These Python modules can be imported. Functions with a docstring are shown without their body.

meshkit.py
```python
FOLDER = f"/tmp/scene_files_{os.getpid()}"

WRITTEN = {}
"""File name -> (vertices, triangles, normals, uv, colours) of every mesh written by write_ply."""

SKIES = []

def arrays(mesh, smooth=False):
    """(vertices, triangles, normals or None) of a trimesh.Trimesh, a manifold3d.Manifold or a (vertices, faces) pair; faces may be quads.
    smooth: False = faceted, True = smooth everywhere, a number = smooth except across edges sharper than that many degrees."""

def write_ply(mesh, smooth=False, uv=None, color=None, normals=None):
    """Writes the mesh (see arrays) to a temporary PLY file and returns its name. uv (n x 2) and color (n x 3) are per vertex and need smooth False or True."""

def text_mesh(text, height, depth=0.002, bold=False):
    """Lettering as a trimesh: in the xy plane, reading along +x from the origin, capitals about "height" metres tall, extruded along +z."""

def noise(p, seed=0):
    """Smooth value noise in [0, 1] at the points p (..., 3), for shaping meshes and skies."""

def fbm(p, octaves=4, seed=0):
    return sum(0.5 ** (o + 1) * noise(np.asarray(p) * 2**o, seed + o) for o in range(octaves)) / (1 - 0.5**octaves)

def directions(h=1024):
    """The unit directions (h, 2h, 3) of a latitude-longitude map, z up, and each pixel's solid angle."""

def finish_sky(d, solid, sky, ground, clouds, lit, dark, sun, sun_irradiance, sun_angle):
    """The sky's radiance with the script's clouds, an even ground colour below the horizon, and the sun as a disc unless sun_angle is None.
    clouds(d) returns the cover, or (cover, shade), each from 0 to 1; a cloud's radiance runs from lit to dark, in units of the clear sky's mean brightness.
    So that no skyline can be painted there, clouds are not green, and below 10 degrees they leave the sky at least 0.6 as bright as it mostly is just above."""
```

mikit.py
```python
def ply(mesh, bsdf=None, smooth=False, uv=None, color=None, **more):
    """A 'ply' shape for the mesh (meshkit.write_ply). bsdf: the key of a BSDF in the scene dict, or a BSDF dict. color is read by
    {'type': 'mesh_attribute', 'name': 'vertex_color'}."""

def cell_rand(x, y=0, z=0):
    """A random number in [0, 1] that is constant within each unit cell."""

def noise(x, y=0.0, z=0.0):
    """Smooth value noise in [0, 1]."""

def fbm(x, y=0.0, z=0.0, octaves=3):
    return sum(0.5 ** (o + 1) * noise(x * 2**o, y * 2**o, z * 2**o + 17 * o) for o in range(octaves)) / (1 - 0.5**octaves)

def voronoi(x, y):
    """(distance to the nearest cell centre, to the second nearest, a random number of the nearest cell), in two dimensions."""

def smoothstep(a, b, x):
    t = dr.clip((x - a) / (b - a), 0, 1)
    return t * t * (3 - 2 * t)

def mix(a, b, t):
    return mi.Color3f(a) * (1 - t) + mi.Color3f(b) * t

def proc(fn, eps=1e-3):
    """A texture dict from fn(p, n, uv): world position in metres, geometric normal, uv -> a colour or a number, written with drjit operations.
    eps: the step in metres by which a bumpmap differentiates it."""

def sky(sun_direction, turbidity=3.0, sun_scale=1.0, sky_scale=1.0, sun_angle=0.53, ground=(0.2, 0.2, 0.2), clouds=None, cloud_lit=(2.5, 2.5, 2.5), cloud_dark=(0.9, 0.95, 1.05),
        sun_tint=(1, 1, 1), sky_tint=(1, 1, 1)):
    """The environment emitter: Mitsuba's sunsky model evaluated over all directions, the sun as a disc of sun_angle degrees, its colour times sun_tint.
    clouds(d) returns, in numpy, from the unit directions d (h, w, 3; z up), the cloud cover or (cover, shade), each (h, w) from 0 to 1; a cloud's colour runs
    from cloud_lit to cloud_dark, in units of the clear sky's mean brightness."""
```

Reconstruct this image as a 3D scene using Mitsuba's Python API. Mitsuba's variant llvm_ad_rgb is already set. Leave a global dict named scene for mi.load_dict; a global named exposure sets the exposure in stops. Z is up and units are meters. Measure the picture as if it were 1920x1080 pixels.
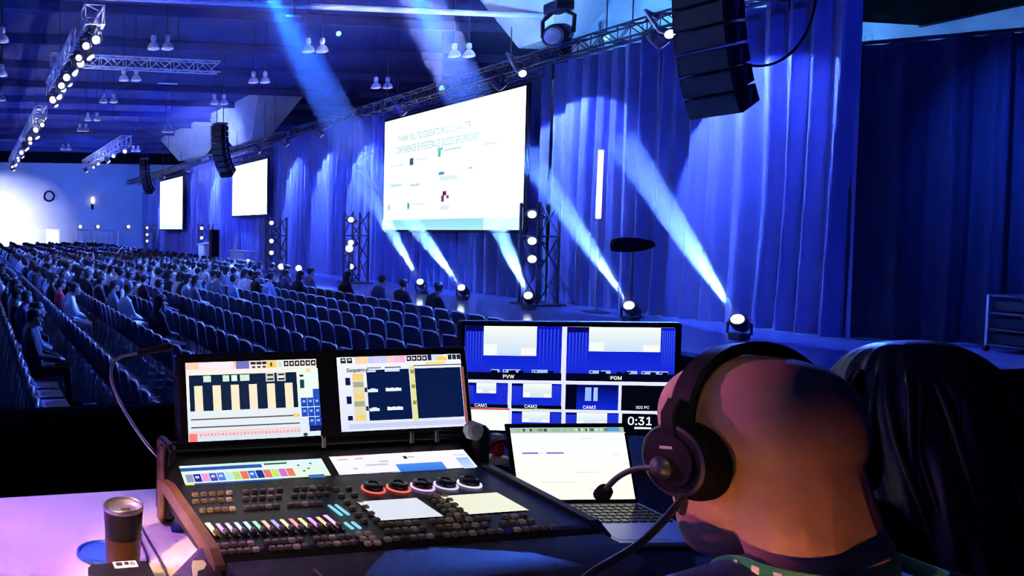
import math, random
import numpy as np
import trimesh
import manifold3d as m3
import drjit as dr
import mitsuba as mi
import mikit
import meshkit as mk
from shapely.geometry import Polygon
T = mi.ScalarTransform4f
rng = random.Random(7)
nrng = np.random.default_rng(11)
scene, labels = {}, {}

# ---------------------------------------------------------------- camera
EYE = np.array([0.0, 0.0, 2.46])                       # z = 0 is the hall floor, the desk stands on a riser
FOC, PX, PY = 1350.0, 168.0, 490.0                     # focal length and principal point in pixels of the 1920 x 1080 frame
YAW, PITCH = math.atan((PX + 51) / FOC), math.atan((PY - 430) / FOC)
FW = np.array([math.sin(YAW) * math.cos(PITCH), math.cos(YAW) * math.cos(PITCH), -math.sin(PITCH)])
RT = np.array([math.cos(YAW), -math.sin(YAW), 0.0])
DN = np.cross(FW, RT)
scene['camera'] = {'type': 'perspective', 'fov': 2 * math.degrees(math.atan(960 / FOC)), 'fov_axis': 'x',
                   'principal_point_offset_x': -(PX - 960) / 1920, 'principal_point_offset_y': -(PY - 540) / 1080, 'near_clip': 0.05,
                   'to_world': T().look_at(origin=EYE.tolist(), target=(EYE + FW).tolist(), up=[0, 0, 1])}
exposure = 9.0                                         # all lights below are given for exposure 0 and scaled by GAIN
GAIN = 2.0 ** -exposure


def ray(u, v):
    return FW + RT * (u - PX) / FOC + DN * (v - PY) / FOC


def plane_hit(u, v, p, n):
    r = ray(u, v)
    return EYE + r * (np.dot(np.asarray(p) - EYE, n) / np.dot(r, n))


def at_x(u, v, x): return plane_hit(u, v, [x, 0, 0], [1, 0, 0])
def at_y(u, v, y): return plane_hit(u, v, [0, y, 0], [0, 1, 0])
def at_z(u, v, z): return plane_hit(u, v, [0, 0, z], [0, 0, 1])
def at_d(u, v, d): return EYE + ray(u, v) * d


def project(p):
    q = np.asarray(p) - EYE
    d = q @ FW
    return PX + FOC * (q @ RT) / d, PY + FOC * (q @ DN) / d, d


# ---------------------------------------------------------------- light
def rgb(*c): return {'type': 'rgb', 'value': [float(x) for x in c]}


def lin(r, g, b):
    c = np.array([r, g, b]) / 255.0
    return np.where(c <= 0.04045, c / 12.92, ((c + 0.055) / 1.055) ** 2.4)


def spot(key, p, target, color, power, cutoff, width=None, weight=1.0):
    p, target = np.asarray(p, float), np.asarray(target, float)
    up = [0, 0, 1] if abs((target - p)[2]) < 0.95 * np.linalg.norm(target - p) else [0, 1, 0]
    scene[key] = {'type': 'spot', 'to_world': T().look_at(origin=p.tolist(), target=target.tolist(), up=up), 'intensity': rgb(*(np.asarray(color) * power * GAIN)),
                  'cutoff_angle': float(cutoff), 'beam_width': float(width if width else cutoff * 0.6), 'sampling_weight': weight}


scene['ambient_air'] = {'type': 'constant', 'radiance': rgb(0.0010 * GAIN, 0.0018 * GAIN, 0.020 * GAIN), 'sampling_weight': 0.5}
CURTAIN_X, STAGE_Z, CEIL_Z, FAR_Y = 15.35, 0.5, 9.5, 64.0
BLUE = (0.006, 0.035, 1.0)
# curtain washes hung on the curtain truss, one scallop each (each starts just in front of its lens)
WASH_Y = [12.3, 16.7, 21.0, 26.5, 29.6, 32.7, 38.0, 44.0, 50.0, 57.0]
def wash_pose(y): return np.array([CURTAIN_X - 1.9, y + 0.15, 6.22]), np.array([CURTAIN_X - 1.9 + 0.66, y - 0.12, 6.22 - 0.74])
for i, y in enumerate(WASH_Y):
    p, t = wash_pose(y)
    spot(f'wash_emitter_{i:03d}', p + (t - p) / np.linalg.norm(t - p) * 0.22, t, (0.085, 0.17, 1.0), 165.0, 38.0, 36.5, 0.6)
# blue floods from the audience trusses towards the curtain, from the stage towards the audience, and up to the ceiling
for i, (p, t, w, c) in enumerate([([10.6, 4.5, 6.0], [15.3, 15.5, 2.2], 62, 40), ([9.0, 18.5, 6.2], [15.3, 29.0, 2.5], 95, 46), ([8.0, 36.0, 6.2], [15.3, 48.0, 2.5], 220, 50)]):
    spot(f'flood_emitter_{i:03d}', p, t, BLUE, w, c, c * 0.7, 0.9)
for i, (p, t, w, c) in enumerate([([12.8, 12.0, 6.4], [3.5, 11.0, 0.0], 1700, 44), ([12.8, 24.0, 6.4], [4.5, 22.0, 0.0], 3200, 45), ([12.0, 42.0, 6.4], [5.0, 41.0, 0.5], 9500, 48)]):
    spot(f'audience_emitter_{i:03d}', p, t, (0.06, 0.15, 1.0), w, c, c * 0.7, 0.8)
for i, (p, t, w, c) in enumerate([([7.0, 14.0, 3.0], [7.0, 24.0, 9.5], 62, 62), ([7.0, 36.0, 3.0], [6.0, 46.0, 9.5], 85, 65)]):
    spot(f'ceiling_emitter_{i:03d}', p, t, (0.002, 0.008, 1.0), w, c, c * 0.6, 0.8)
# white light on the far wall, pale blue wash over the rest of it
spot('far_wall_emitter', [-4.0, 56.0, 1.6], [0.6, 64.0, 1.9], (1.0, 1.0, 1.0), 1300, 30, 20, 0.5)
spot('far_wall_wash_emitter', [9.0, 50.0, 5.8], [7.5, 64.0, 5.0], (0.035, 0.15, 1.0), 330, 50, 35, 0.5)
spot('back_wall_emitter', [23.0, 13.5, 6.4], [21.0, 18.0, 6.4], (0.10, 0.36, 1.0), 420, 72, 60, 0.5)
spot('masking_emitter', [13.7, 8.4, 5.9], [18.6, 8.0, 2.6], (0.012, 0.06, 1.0), 165, 36, 16, 0.5)
spot('capital_emitter', [9.5, 13.0, 6.3], [15.2, 18.3, 8.9], (0.2, 0.46, 1.0), 480, 15, 10, 0.4)
spot('far_capital_emitter', [9.5, 32.0, 6.0], [15.2, 44.0, 8.6], (0.26, 0.40, 1.0), 1300, 16, 9, 0.3)
# the work light over the desk
spot('desk_magenta_emitter', [-1.6, 2.9, 4.6], [-0.30, 1.42, 1.8], (0.66, 0.23, 1.0), 96, 15, 7, 0.8)
spot('head_purple_emitter', [-0.7, 3.0, 2.95], [0.93, 1.0, 2.25], (0.85, 0.17, 0.50), 17, 8, 2, 0.8)
spot('desk_warm_emitter', [0.37, 0.45, 1.90], [0.92, 0.70, 1.985], (1.0, 0.38, 0.10), 1.5, 22, 2, 0.8)
spot('console_warm_emitter', [-0.30, 0.75, 2.45], [0.38, 1.44, 1.79], (1.0, 0.55, 0.22), 13.0, 10, 4, 0.6)
spot('desk_fill_emitter', [0.2, 0.1, 3.4], [0.80, 1.40, 1.85], (1.0, 0.72, 0.46), 2.0, 18, 11, 0.6)
spot('desk_blue_emitter', [3.2, 3.6, 6.5], [1.60, 1.46, 1.77], (0.02, 0.10, 1.0), 75, 6.5, 1.5, 0.6)

# ---------------------------------------------------------------- materials
def mat(name, color=None, rough=0.6, metal=0.0, spec=0.5, sheen=0.0, coat=0.0, tex=None, bump=None, two=True):
    b = {'type': 'principled', 'base_color': mikit.proc(tex) if tex else rgb(*color), 'roughness': rough, 'metallic': metal, 'specular': spec}
    if sheen: b['sheen'] = sheen
    if coat: b['clearcoat'] = coat; b['clearcoat_gloss'] = 0.9
    if bump:
        b = {'type': 'bumpmap', 'scale': bump[1], 'arbitrary': mikit.proc(bump[0], bump[2] if len(bump) > 2 else 1e-3), 'bsdf': b}
    scene[name] = {'type': 'twosided', 'bsdf': b} if two else b


mat('m_curtain', (0.42, 0.42, 0.46), 0.8, sheen=0.3, tex=lambda p, n, uv: mikit.mix((0.235, 0.24, 0.44), (0.265, 0.265, 0.47), mikit.noise(p.x * 3, p.y * 3, p.z * 0.6)))
mat('m_masking', None, 0.85, tex=lambda p, n, uv: mikit.mix((0.045, 0.048, 0.06), (0.05, 0.052, 0.07), mikit.noise(p.x * 3, p.y * 3, p.z)))
mat('m_black_cloth', (0.006, 0.006, 0.008), 0.9, spec=0.1)
mat('m_wall', None, 0.8, tex=lambda p, n, uv: mikit.mix((0.50, 0.52, 0.55), (0.60, 0.61, 0.63), mikit.fbm(p.x * 0.6, p.y * 0.6, p.z * 0.6)))
mat('m_concrete', None, 0.85, tex=lambda p, n, uv: mikit.mix((0.34, 0.36, 0.36), (0.52, 0.53, 0.52), mikit.fbm(p.x * 1.7, p.y * 1.7, p.z * 1.7, 4)))
mat('m_ceiling', None, 0.9, tex=lambda p, n, uv: mikit.mix((0.05, 0.06, 0.17), (0.08, 0.09, 0.24), mikit.fbm(p.x * 0.5, p.y * 0.5, 0.0)))
mat('m_soffit', (0.006, 0.006, 0.008), 0.9, spec=0.05)
mat('m_carpet', None, 0.9, spec=0.2, tex=lambda p, n, uv: mikit.mix((0.05, 0.05, 0.07), (0.10, 0.10, 0.13), mikit.fbm(p.x * 5, p.y * 5, 0.0)))
mat('m_stage', None, 0.16, spec=0.7, tex=lambda p, n, uv: mikit.mix((0.09, 0.12, 0.26), (0.14, 0.17, 0.34), mikit.fbm(p.x * 1.3, p.y * 0.5, 0.0)))
mat('m_alu', (0.62, 0.63, 0.66), 0.35, 0.9)
mat('m_truss', (0.62, 0.62, 0.66), 0.5, 0.1)
mat('m_dark_metal', (0.10, 0.10, 0.12), 0.4, 0.7)
mat('m_chrome', (0.75, 0.75, 0.78), 0.2, 1.0)
mat('m_black', (0.010, 0.010, 0.012), 0.5, spec=0.3)
mat('m_black_gloss', (0.010, 0.010, 0.012), 0.18)
mat('m_speaker', (0.005, 0.005, 0.006), 0.6, spec=0.15)
mat('m_grille', None, 0.5, tex=lambda p, n, uv: mi.Color3f(0.007) * (0.35 + mikit.noise(p.x * 90, p.y * 90, p.z * 90)))
mat('m_lamp_shell', (0.62, 0.66, 0.75), 0.35, 0.3)
mat('m_seat', None, 0.75, sheen=0.5, tex=lambda p, n, uv: mikit.mix((0.10, 0.12, 0.20), (0.15, 0.17, 0.28), mikit.noise(p.x * 60, p.y * 60, p.z * 60)))
mat('m_chair_frame', (0.70, 0.70, 0.75), 0.35, 0.5)
mat('m_chair_leg', (0.26, 0.26, 0.30), 0.4, 0.5)
mat('m_back', (0.022, 0.026, 0.05), 0.8, spec=0.2)
mat('m_table', None, 0.38, tex=lambda p, n, uv: mikit.mix((0.60, 0.58, 0.56), (0.66, 0.65, 0.63), mikit.fbm(p.x * 9, p.y * 9, 0.0)))
mat('m_console', (0.010, 0.010, 0.011), 0.36)
mat('m_cheek', None, 0.32, tex=lambda p, n, uv: mikit.mix((0.13, 0.065, 0.032), (0.22, 0.115, 0.06), mikit.noise(p.x * 20, p.y * 6, p.z * 40)))
mat('m_key', (0.19, 0.155, 0.115), 0.32)
mat('m_key_pale', (0.55, 0.46, 0.36), 0.32)
mat('m_rest', None, 0.5, tex=lambda p, n, uv: mikit.mix((0.018, 0.018, 0.022), (0.03, 0.03, 0.034), mikit.noise(p.x * 300, p.y * 300, p.z * 300)))
mat('m_steel', (0.55, 0.53, 0.5), 0.28, 1.0)
mat('m_tumbler', (0.005, 0.004, 0.004), 0.3, spec=0.25)
mat('m_headset', (0.010, 0.010, 0.013), 0.6, spec=0.12)
mat('m_amber', (0.04, 0.015, 0.005), 0.3, spec=0.3)
mat('m_blue_plastic', (0.02, 0.10, 0.62), 0.4)
mat('m_label', (0.7, 0.66, 0.6), 0.6)
mat('m_ink', (0.03, 0.02, 0.02), 0.6)
mat('m_violet_cloth', (0.05, 0.035, 0.11), 0.8)
mat('m_white', (0.75, 0.74, 0.74), 0.5)
mat('m_laptop', (0.34, 0.35, 0.37), 0.34, 0.7)
mat('m_red', (0.6, 0.02, 0.03), 0.4)
mat('m_orange', (0.6, 0.2, 0.04), 0.5)
mat('m_skin', None, 0.46, spec=0.45, tex=lambda p, n, uv: mikit.mix((0.44, 0.235, 0.15), (0.55, 0.32, 0.215), mikit.fbm(p.x * 45, p.y * 45, p.z * 45, 4)))
mat('m_scalp', None, 0.4, spec=0.5, tex=lambda p, n, uv: mikit.mix((0.30, 0.19, 0.13), (0.45, 0.29, 0.20), mikit.fbm(p.x * 60, p.y * 60, p.z * 60, 4)))
mat('m_hair', None, 0.45, tex=lambda p, n, uv: mikit.mix((0.006, 0.0045, 0.004), (0.03, 0.019, 0.014), mikit.noise(p.x * 160, p.y * 160, p.z * 9)))
mat('m_navy', None, 0.8, sheen=0.3, tex=lambda p, n, uv: mikit.mix((0.02, 0.05, 0.13), (0.03, 0.075, 0.19), mikit.noise(p.x * 220, p.y * 220, p.z * 220)))
mat('m_lanyard', (0.02, 0.22, 0.10), 0.5)
mat('m_crowd_hair', (0.012, 0.011, 0.014), 0.6)
mat('m_crowd_skin', (0.36, 0.24, 0.19), 0.6)
CROWD = {'white': (0.62, 0.62, 0.66), 'pale blue': (0.26, 0.36, 0.55), 'grey': (0.16, 0.17, 0.2), 'navy': (0.03, 0.04, 0.09), 'black': (0.012, 0.012, 0.016), 'red': (0.62, 0.03, 0.05), 'violet': (0.25, 0.10, 0.30)}
for k_, c_ in CROWD.items():
    mat('m_crowd_' + k_.replace(' ', '_'), c_, 0.85)
scene['m_vertex'] = {'type': 'twosided', 'bsdf': {'type': 'diffuse', 'reflectance': {'type': 'mesh_attribute', 'name': 'vertex_color'}}}
scene['m_off'] = {'type': 'principled', 'base_color': rgb(0.01, 0.01, 0.012), 'roughness': 0.25}


# ---------------------------------------------------------------- shape helpers
def num(base):
    if base not in scene and base not in labels: return base
    i = 1
    while f'{base}_{i:03d}' in scene or f'{base}_{i:03d}' in labels: i += 1
    return f'{base}_{i:03d}'


_next = {}


def thing(name, label, cat, group=None, kind=None):
    i = _next.get(name, 0)
    key = name if i == 0 else f'{name}_{i:03d}'
    _next[name] = i + 1
    labels[key] = {'label': label, 'category': cat}
    if group: labels[key]['group'] = group
    if kind: labels[key]['kind'] = kind
    return key


def put(key, mesh, bsdf, smooth=False, **more):
    """One entry of the scene."""
    scene[key] = mikit.ply(mesh, bsdf, smooth, **more)
    return key


_parts = {}


def part(parent, name, mesh, bsdf, smooth=False, label=None, **more):
    k = f'{parent}__{name}'
    i = _parts.get(k, 0)
    _parts[k] = i + 1
    key = k if i == 0 else f'{k}_{i:03d}'
    if isinstance(mesh, dict): scene[key] = {**mesh, 'bsdf': {'type': 'ref', 'id': bsdf}, **more}
    else: put(key, mesh, bsdf, smooth, **more)
    if label: labels[key] = {'label': label}
    return key


ORDINAL = ['first', 'second', 'third', 'fourth', 'fifth', 'sixth', 'seventh', 'eighth', 'ninth', 'tenth', 'eleventh', 'twelfth', 'thirteenth', 'fourteenth', 'fifteenth', 'sixteenth', 'seventeenth', 'eighteenth', 'nineteenth', 'twentieth']
ORDINAL += ['twenty-' + q for q in ORDINAL[:9]] + ['thirtieth'] + ['thirty-' + q for q in ORDINAL[:9]]


def single(name, mesh, bsdf, label, cat, group=None, smooth=False, kind=None, **more):
    key = thing(name, label, cat, group, kind)
    return put(key, mesh, bsdf, smooth, **more)


def struct(key, mesh, bsdf, smooth=False, label=None):
    put(key, mesh, bsdf, smooth)
    if '__' not in key:
        labels[key] = {'kind': 'structure', 'label': label or key.replace('_', ' ')}
    return key


def area(color, power=1.0, weight=0.0):
    return {'type': 'area', 'radiance': rgb(*(np.asarray(color, float) * power * GAIN)), 'sampling_weight': weight}


def cat(ms): return trimesh.util.concatenate(ms)


def box(c, s, bev=0.0):
    s = np.asarray(s, float) / 2
    if bev <= 0:
        m = trimesh.creation.box(2 * s)
    else:
        pts = []
        for sx in (-1, 1):
            for sy in (-1, 1):
                for sz in (-1, 1):
                    q = np.array([sx, sy, sz]) * s
                    for a in range(3):
                        w = -np.array([sx, sy, sz]) * bev
                        w[a] = 0
                        pts.append(q + w)
        m = trimesh.convex.convex_hull(np.array(pts))
    m.apply_translation(c)
    return m


def beam(p0, p1, r, n=8, r1=None):
    p0, p1 = np.asarray(p0, float), np.asarray(p1, float)
    z = p1 - p0
    L = np.linalg.norm(z); z = z / L
    x = np.cross(z, [0, 0, 1] if abs(z[2]) < 0.9 else [1, 0, 0]); x /= np.linalg.norm(x)
    y = np.cross(z, x)
    a = np.arange(n) * 2 * np.pi / n
    ring = np.cos(a)[:, None] * x + np.sin(a)[:, None] * y
    v = np.vstack([p0 + ring * r, p1 + ring * (r if r1 is None else r1), [p0], [p1]])
    f = []
    for i in range(n):
        j = (i + 1) % n
        f += [[i, j, n + j], [i, n + j, n + i], [j, i, 2 * n], [n + i, n + j, 2 * n + 1]]
    return trimesh.Trimesh(v, f, process=False)


def tube(pts, r, n=8):
    pts = np.asarray(pts, float)
    rr = np.broadcast_to(np.asarray(r, float), (len(pts),))
    t = np.gradient(pts, axis=0); t /= np.linalg.norm(t, axis=1, keepdims=True) + 1e-12
    up = np.array([0, 0, 1.0]) if abs(t[0][2]) < 0.9 else np.array([1.0, 0, 0])
    x = np.cross(t[0], up); x /= np.linalg.norm(x)
    V = []
    a = np.arange(n) * 2 * np.pi / n
    for k in range(len(pts)):
        x = x - t[k] * (x @ t[k]); x /= np.linalg.norm(x)
        y = np.cross(t[k], x)
        V.append(pts[k] + rr[k] * (np.cos(a)[:, None] * x + np.sin(a)[:, None] * y))
    V = np.vstack(V + [pts[:1], pts[-1:]])
    F = []
    for k in range(len(pts) - 1):
        for i in range(n):
            j = (i + 1) % n
            F += [[k * n + i, k * n + j, (k + 1) * n + j], [k * n + i, (k + 1) * n + j, (k + 1) * n + i]]
    L = len(pts)
    for i in range(n):
        j = (i + 1) % n
        F += [[j, i, L * n], [(L - 1) * n + i, (L - 1) * n + j, L * n + 1]]
    return trimesh.Trimesh(V, F, process=False)


def spline(pts, n=40):
    from scipy.interpolate import CubicSpline
    pts = np.asarray(pts, float)
    s = np.r_[0, np.cumsum(np.linalg.norm(np.diff(pts, axis=0), axis=1))]
    return CubicSpline(s, pts)(np.linspace(0, s[-1], n))


def lathe(profile, n=32, p=(0, 0, 0), axis=None):
    m = trimesh.creation.revolve(np.asarray(profile, float), sections=n)
    if axis is not None:
        m.apply_transform(trimesh.geometry.align_vectors([0, 0, 1], np.asarray(axis, float) / np.linalg.norm(axis)))
    m.apply_translation(p)
    return m


def ball(p, r, sub=2, s=(1, 1, 1)):
    m = trimesh.creation.icosphere(sub, 1.0)
    m.vertices = m.vertices * (np.asarray(s) * r) + np.asarray(p)
    return m


def prism(pts2, axis_o, ex, ey, ez, h):
    """The polygon (in ex, ey from axis_o) extruded along ez by h."""
    m = trimesh.creation.extrude_polygon(Polygon(pts2), 1.0)
    v = m.vertices
    m.vertices = np.asarray(axis_o) + v[:, :1] * np.asarray(ex) + v[:, 1:2] * np.asarray(ey) + v[:, 2:] * np.asarray(ez) * h
    m.fix_normals()
    return m


def msphere(p, r, seg=20):
    return m3.Manifold.sphere(float(r), seg).translate([float(x) for x in p])


def bone(p0, r0, p1, r1, seg=20):
    return m3.Manifold.batch_hull([msphere(p0, r0, seg), msphere(p1, r1, seg)])


def fuse(items, edge, smooth_n=8):
    m = m3.Manifold.batch_boolean(items, m3.OpType.Add).refine_to_length(edge).to_mesh()
    t = trimesh.Trimesh(np.array(m.vert_properties[:, :3]), np.array(m.tri_verts))
    if smooth_n: trimesh.smoothing.filter_taubin(t, iterations=smooth_n)
    return t


def frame_tf(o, ex, ey, ez):
    m = np.eye(4)
    m[:3, 0], m[:3, 1], m[:3, 2], m[:3, 3] = ex, ey, ez, o
    return m


class Panel:
    """What a screen shows: flat coloured patches and letters, one mesh with a colour per vertex. x to the right and y down, from 0 to 1."""

    def __init__(s, tl, tr, bl):
        s.tl, s.ex, s.ey = np.asarray(tl, float), np.asarray(tr, float) - tl, np.asarray(bl, float) - tl
        s.w, s.h = np.linalg.norm(s.ex), np.linalg.norm(s.ey)
        s.n = np.cross(s.ey, s.ex); s.n /= np.linalg.norm(s.n)
        s.V, s.F, s.K, s.z, s.nv = [], [], [], 0.0, 0
        s.step = 0.00012 * max(1.0, s.w / 0.5)

    def add(s, v, f, k):
        s.V.append(v); s.F.append(np.asarray(f) + s.nv); s.K.append(k); s.nv += len(v)

    def rect(s, x0, y0, x1, y1, c, c2=None, power=1.0):
        """c2: the colour at the lower edge."""
        a, b = lin(*c) * power, lin(*(c2 or c)) * power
        s.z += s.step
        v = np.array([s.tl + s.ex * x + s.ey * y + s.n * s.z for x, y in ((x0, y0), (x1, y0), (x1, y1), (x0, y1))])
        s.add(v, [[0, 2, 1], [0, 3, 2]], np.array([a, a, b, b]))

    def text(s, t, x, y, h, c, power=1.0, bold=True, squeeze=1.0):
        """The letters' lower left corner at x, y; capitals h (of the panel's height) tall."""
        m = mk.text_mesh(t, h * s.h, 0.0002, bold)
        s.z += s.step
        v = s.tl + s.ex * x + s.ey * y + m.vertices[:, :1] * squeeze * s.ex / s.w - m.vertices[:, 1:2] * s.ey / s.h + (s.z + m.vertices[:, 2:]) * s.n
        f = m.faces
        k = np.cross(v[f[:, 1]] - v[f[:, 0]], v[f[:, 2]] - v[f[:, 0]]) @ s.n
        s.add(v, f if k.sum() >= -1 and np.abs(k).max() == k.max() else f, np.tile(lin(*c) * power, (len(v), 1)))

    def put(s, parent, weight=1.0, name='screen', label=None):
        m = trimesh.Trimesh(np.vstack(s.V), np.vstack(s.F), process=False)
        n = np.cross(m.vertices[m.faces[:, 1]] - m.vertices[m.faces[:, 0]], m.vertices[m.faces[:, 2]] - m.vertices[m.faces[:, 0]])
        return part(parent, name, m, 'm_off', color=np.vstack(s.K) * GAIN, label=label, emitter={'type': 'area', 'radiance': {'type': 'mesh_attribute', 'name': 'vertex_color'}, 'sampling_weight': weight})

# ================================================================ the hall
struct('floor', box([6, 29, -0.05], [44, 74, 0.1]), 'm_carpet', label='dark carpeted floor of the hall')
struct('ceiling', box([6, 29, CEIL_Z + 0.1], [44, 74, 0.2]), 'm_ceiling', label='dark ceiling of the hall')
for i, y in enumerate(np.arange(14.5, 63, 4.0)):
    k = 'ceiling__beam' if i == 0 else f'ceiling__beam_{i:03d}'
    put(k, box([5, y, CEIL_Z - 0.16], [38, 0.22, 0.32], 0.02), 'm_ceiling')
struct('wall_far', box([6, FAR_Y + 0.1, 4.75], [44, 0.2, 9.5]), 'm_wall', label='pale far wall of the hall')
struct('wall_left', box([-15.1, 29, 4.75], [0.2, 74, 9.5]), 'm_wall', label='left wall of the hall')
struct('wall_right', box([27.1, 29, 4.75], [0.2, 74, 9.5]), 'm_wall', label='right wall of the hall')
struct('wall_back', box([22.0, 18.2, 4.75], [10.0, 0.2, 9.5]), 'm_concrete', label='concrete wall behind the masking drape')
n_ = 0
for x in np.arange(17.6, 27, 1.30):                    # cast panels with open joints between them
    for z0 in (0.0, 2.1, 4.2, 6.3):
        k = 'wall_back__panel' if n_ == 0 else f'wall_back__panel_{n_:03d}'
        put(k, box([x + 0.65, 18.06, z0 + 1.02], [1.27, 0.08, 2.02], 0.012), 'm_concrete'); n_ += 1
struct('trim_1', box([17.4, 6.6, 7.9], [3.8, 11.0, 2.5], 0.03), 'm_soffit', label='dark boxed soffit under the ceiling behind the drapes')
struct('trim_1__edge', box([19.32, 6.6, 6.66], [0.06, 11.04, 0.08]), 'm_dark_metal')
# the riser under the desk, with its deck panels
struct('trim_2', box([6, FAR_Y - 0.5, 8.92], [42, 1.0, 1.16]), 'm_soffit', label='dark soffit along the head of the far wall')
struct('floor_riser', box([1.6, 0.2, 0.49], [7.2, 4.4, 0.98]), 'm_black_cloth', label='black carpeted riser under the control desk')
n_ = 0
for ix in range(6):
    for iy in range(4):
        k = 'floor_riser__deck_panel' if n_ == 0 else f'floor_riser__deck_panel_{n_:03d}'
        put(k, box([-1.4 + 1.2 * ix, -1.45 + 1.1 * iy, 1.0], [1.19, 1.09, 0.04], 0.004), 'm_carpet'); n_ += 1

# the far wall's door, its clock and lamps
a = at_y(88, 410, FAR_Y); b = at_y(110, 450, FAR_Y)
k = 'door_1'
struct(k, box([(a[0] + b[0]) / 2, FAR_Y - 0.03, 1.25], [b[0] - a[0] + 0.3, 0.06, 2.5]), 'm_white', label='bright doorway in the far wall')
put('door_1__leaf', box([(a[0] + b[0]) / 2, FAR_Y - 0.07, 1.2], [b[0] - a[0], 0.05, 2.4], 0.01), 'm_white', emitter=area((1.0, 1.0, 1.0), 1.0))
c = at_y(92, 368, FAR_Y)
k = thing('wall_clock', 'round dark ringed clock high on the pale far wall', 'clock')
part(k, 'face', lathe([[0, 0], [0.40, 0], [0.40, 0.04], [0, 0.05]], 24, c - [0, 0.02, 0], [0, -1, 0]), 'm_wall')
part(k, 'rim', lathe([[0.36, 0], [0.50, 0], [0.50, 0.10], [0.36, 0.10], [0.36, 0]], 28, c - [0, 0.02, 0], [0, -1, 0]), 'm_soffit')
c = at_y(173, 378, FAR_Y)
k = thing('wall_lamp', 'small bright lamp with dark bracket on the pale far wall', 'lamp')
part(k, 'bracket', box(c + [0, -0.08, -0.35], [0.22, 0.16, 0.7], 0.03), 'm_soffit')
part(k, 'bulb', ball(c + [0, -0.3, 0.1], 0.28, 2, (0.7, 0.7, 1.2)), 'm_white', True, emitter=area((1.0, 1.0, 0.85), 1.6))
for u, side in ((150, 'left'), (183, 'middle'), (240, 'right')):
    c = at_y(u, 425, FAR_Y)
    k = thing('foot_lamp', f'small round lamp low on the far wall, {side} one of three', 'lamp')
    part(k, 'housing', box(c + [0, -0.08, 0], [0.42, 0.16, 0.36], 0.04), 'm_dark_metal')
    part(k, 'bulb', ball(c + [0, -0.22, 0], 0.16, 2), 'm_white', True, emitter=area((0.75, 0.9, 1.0), 1.6))
k = thing('railing', 'pale low railing of uprights in front of the far wall', 'railing')
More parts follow.
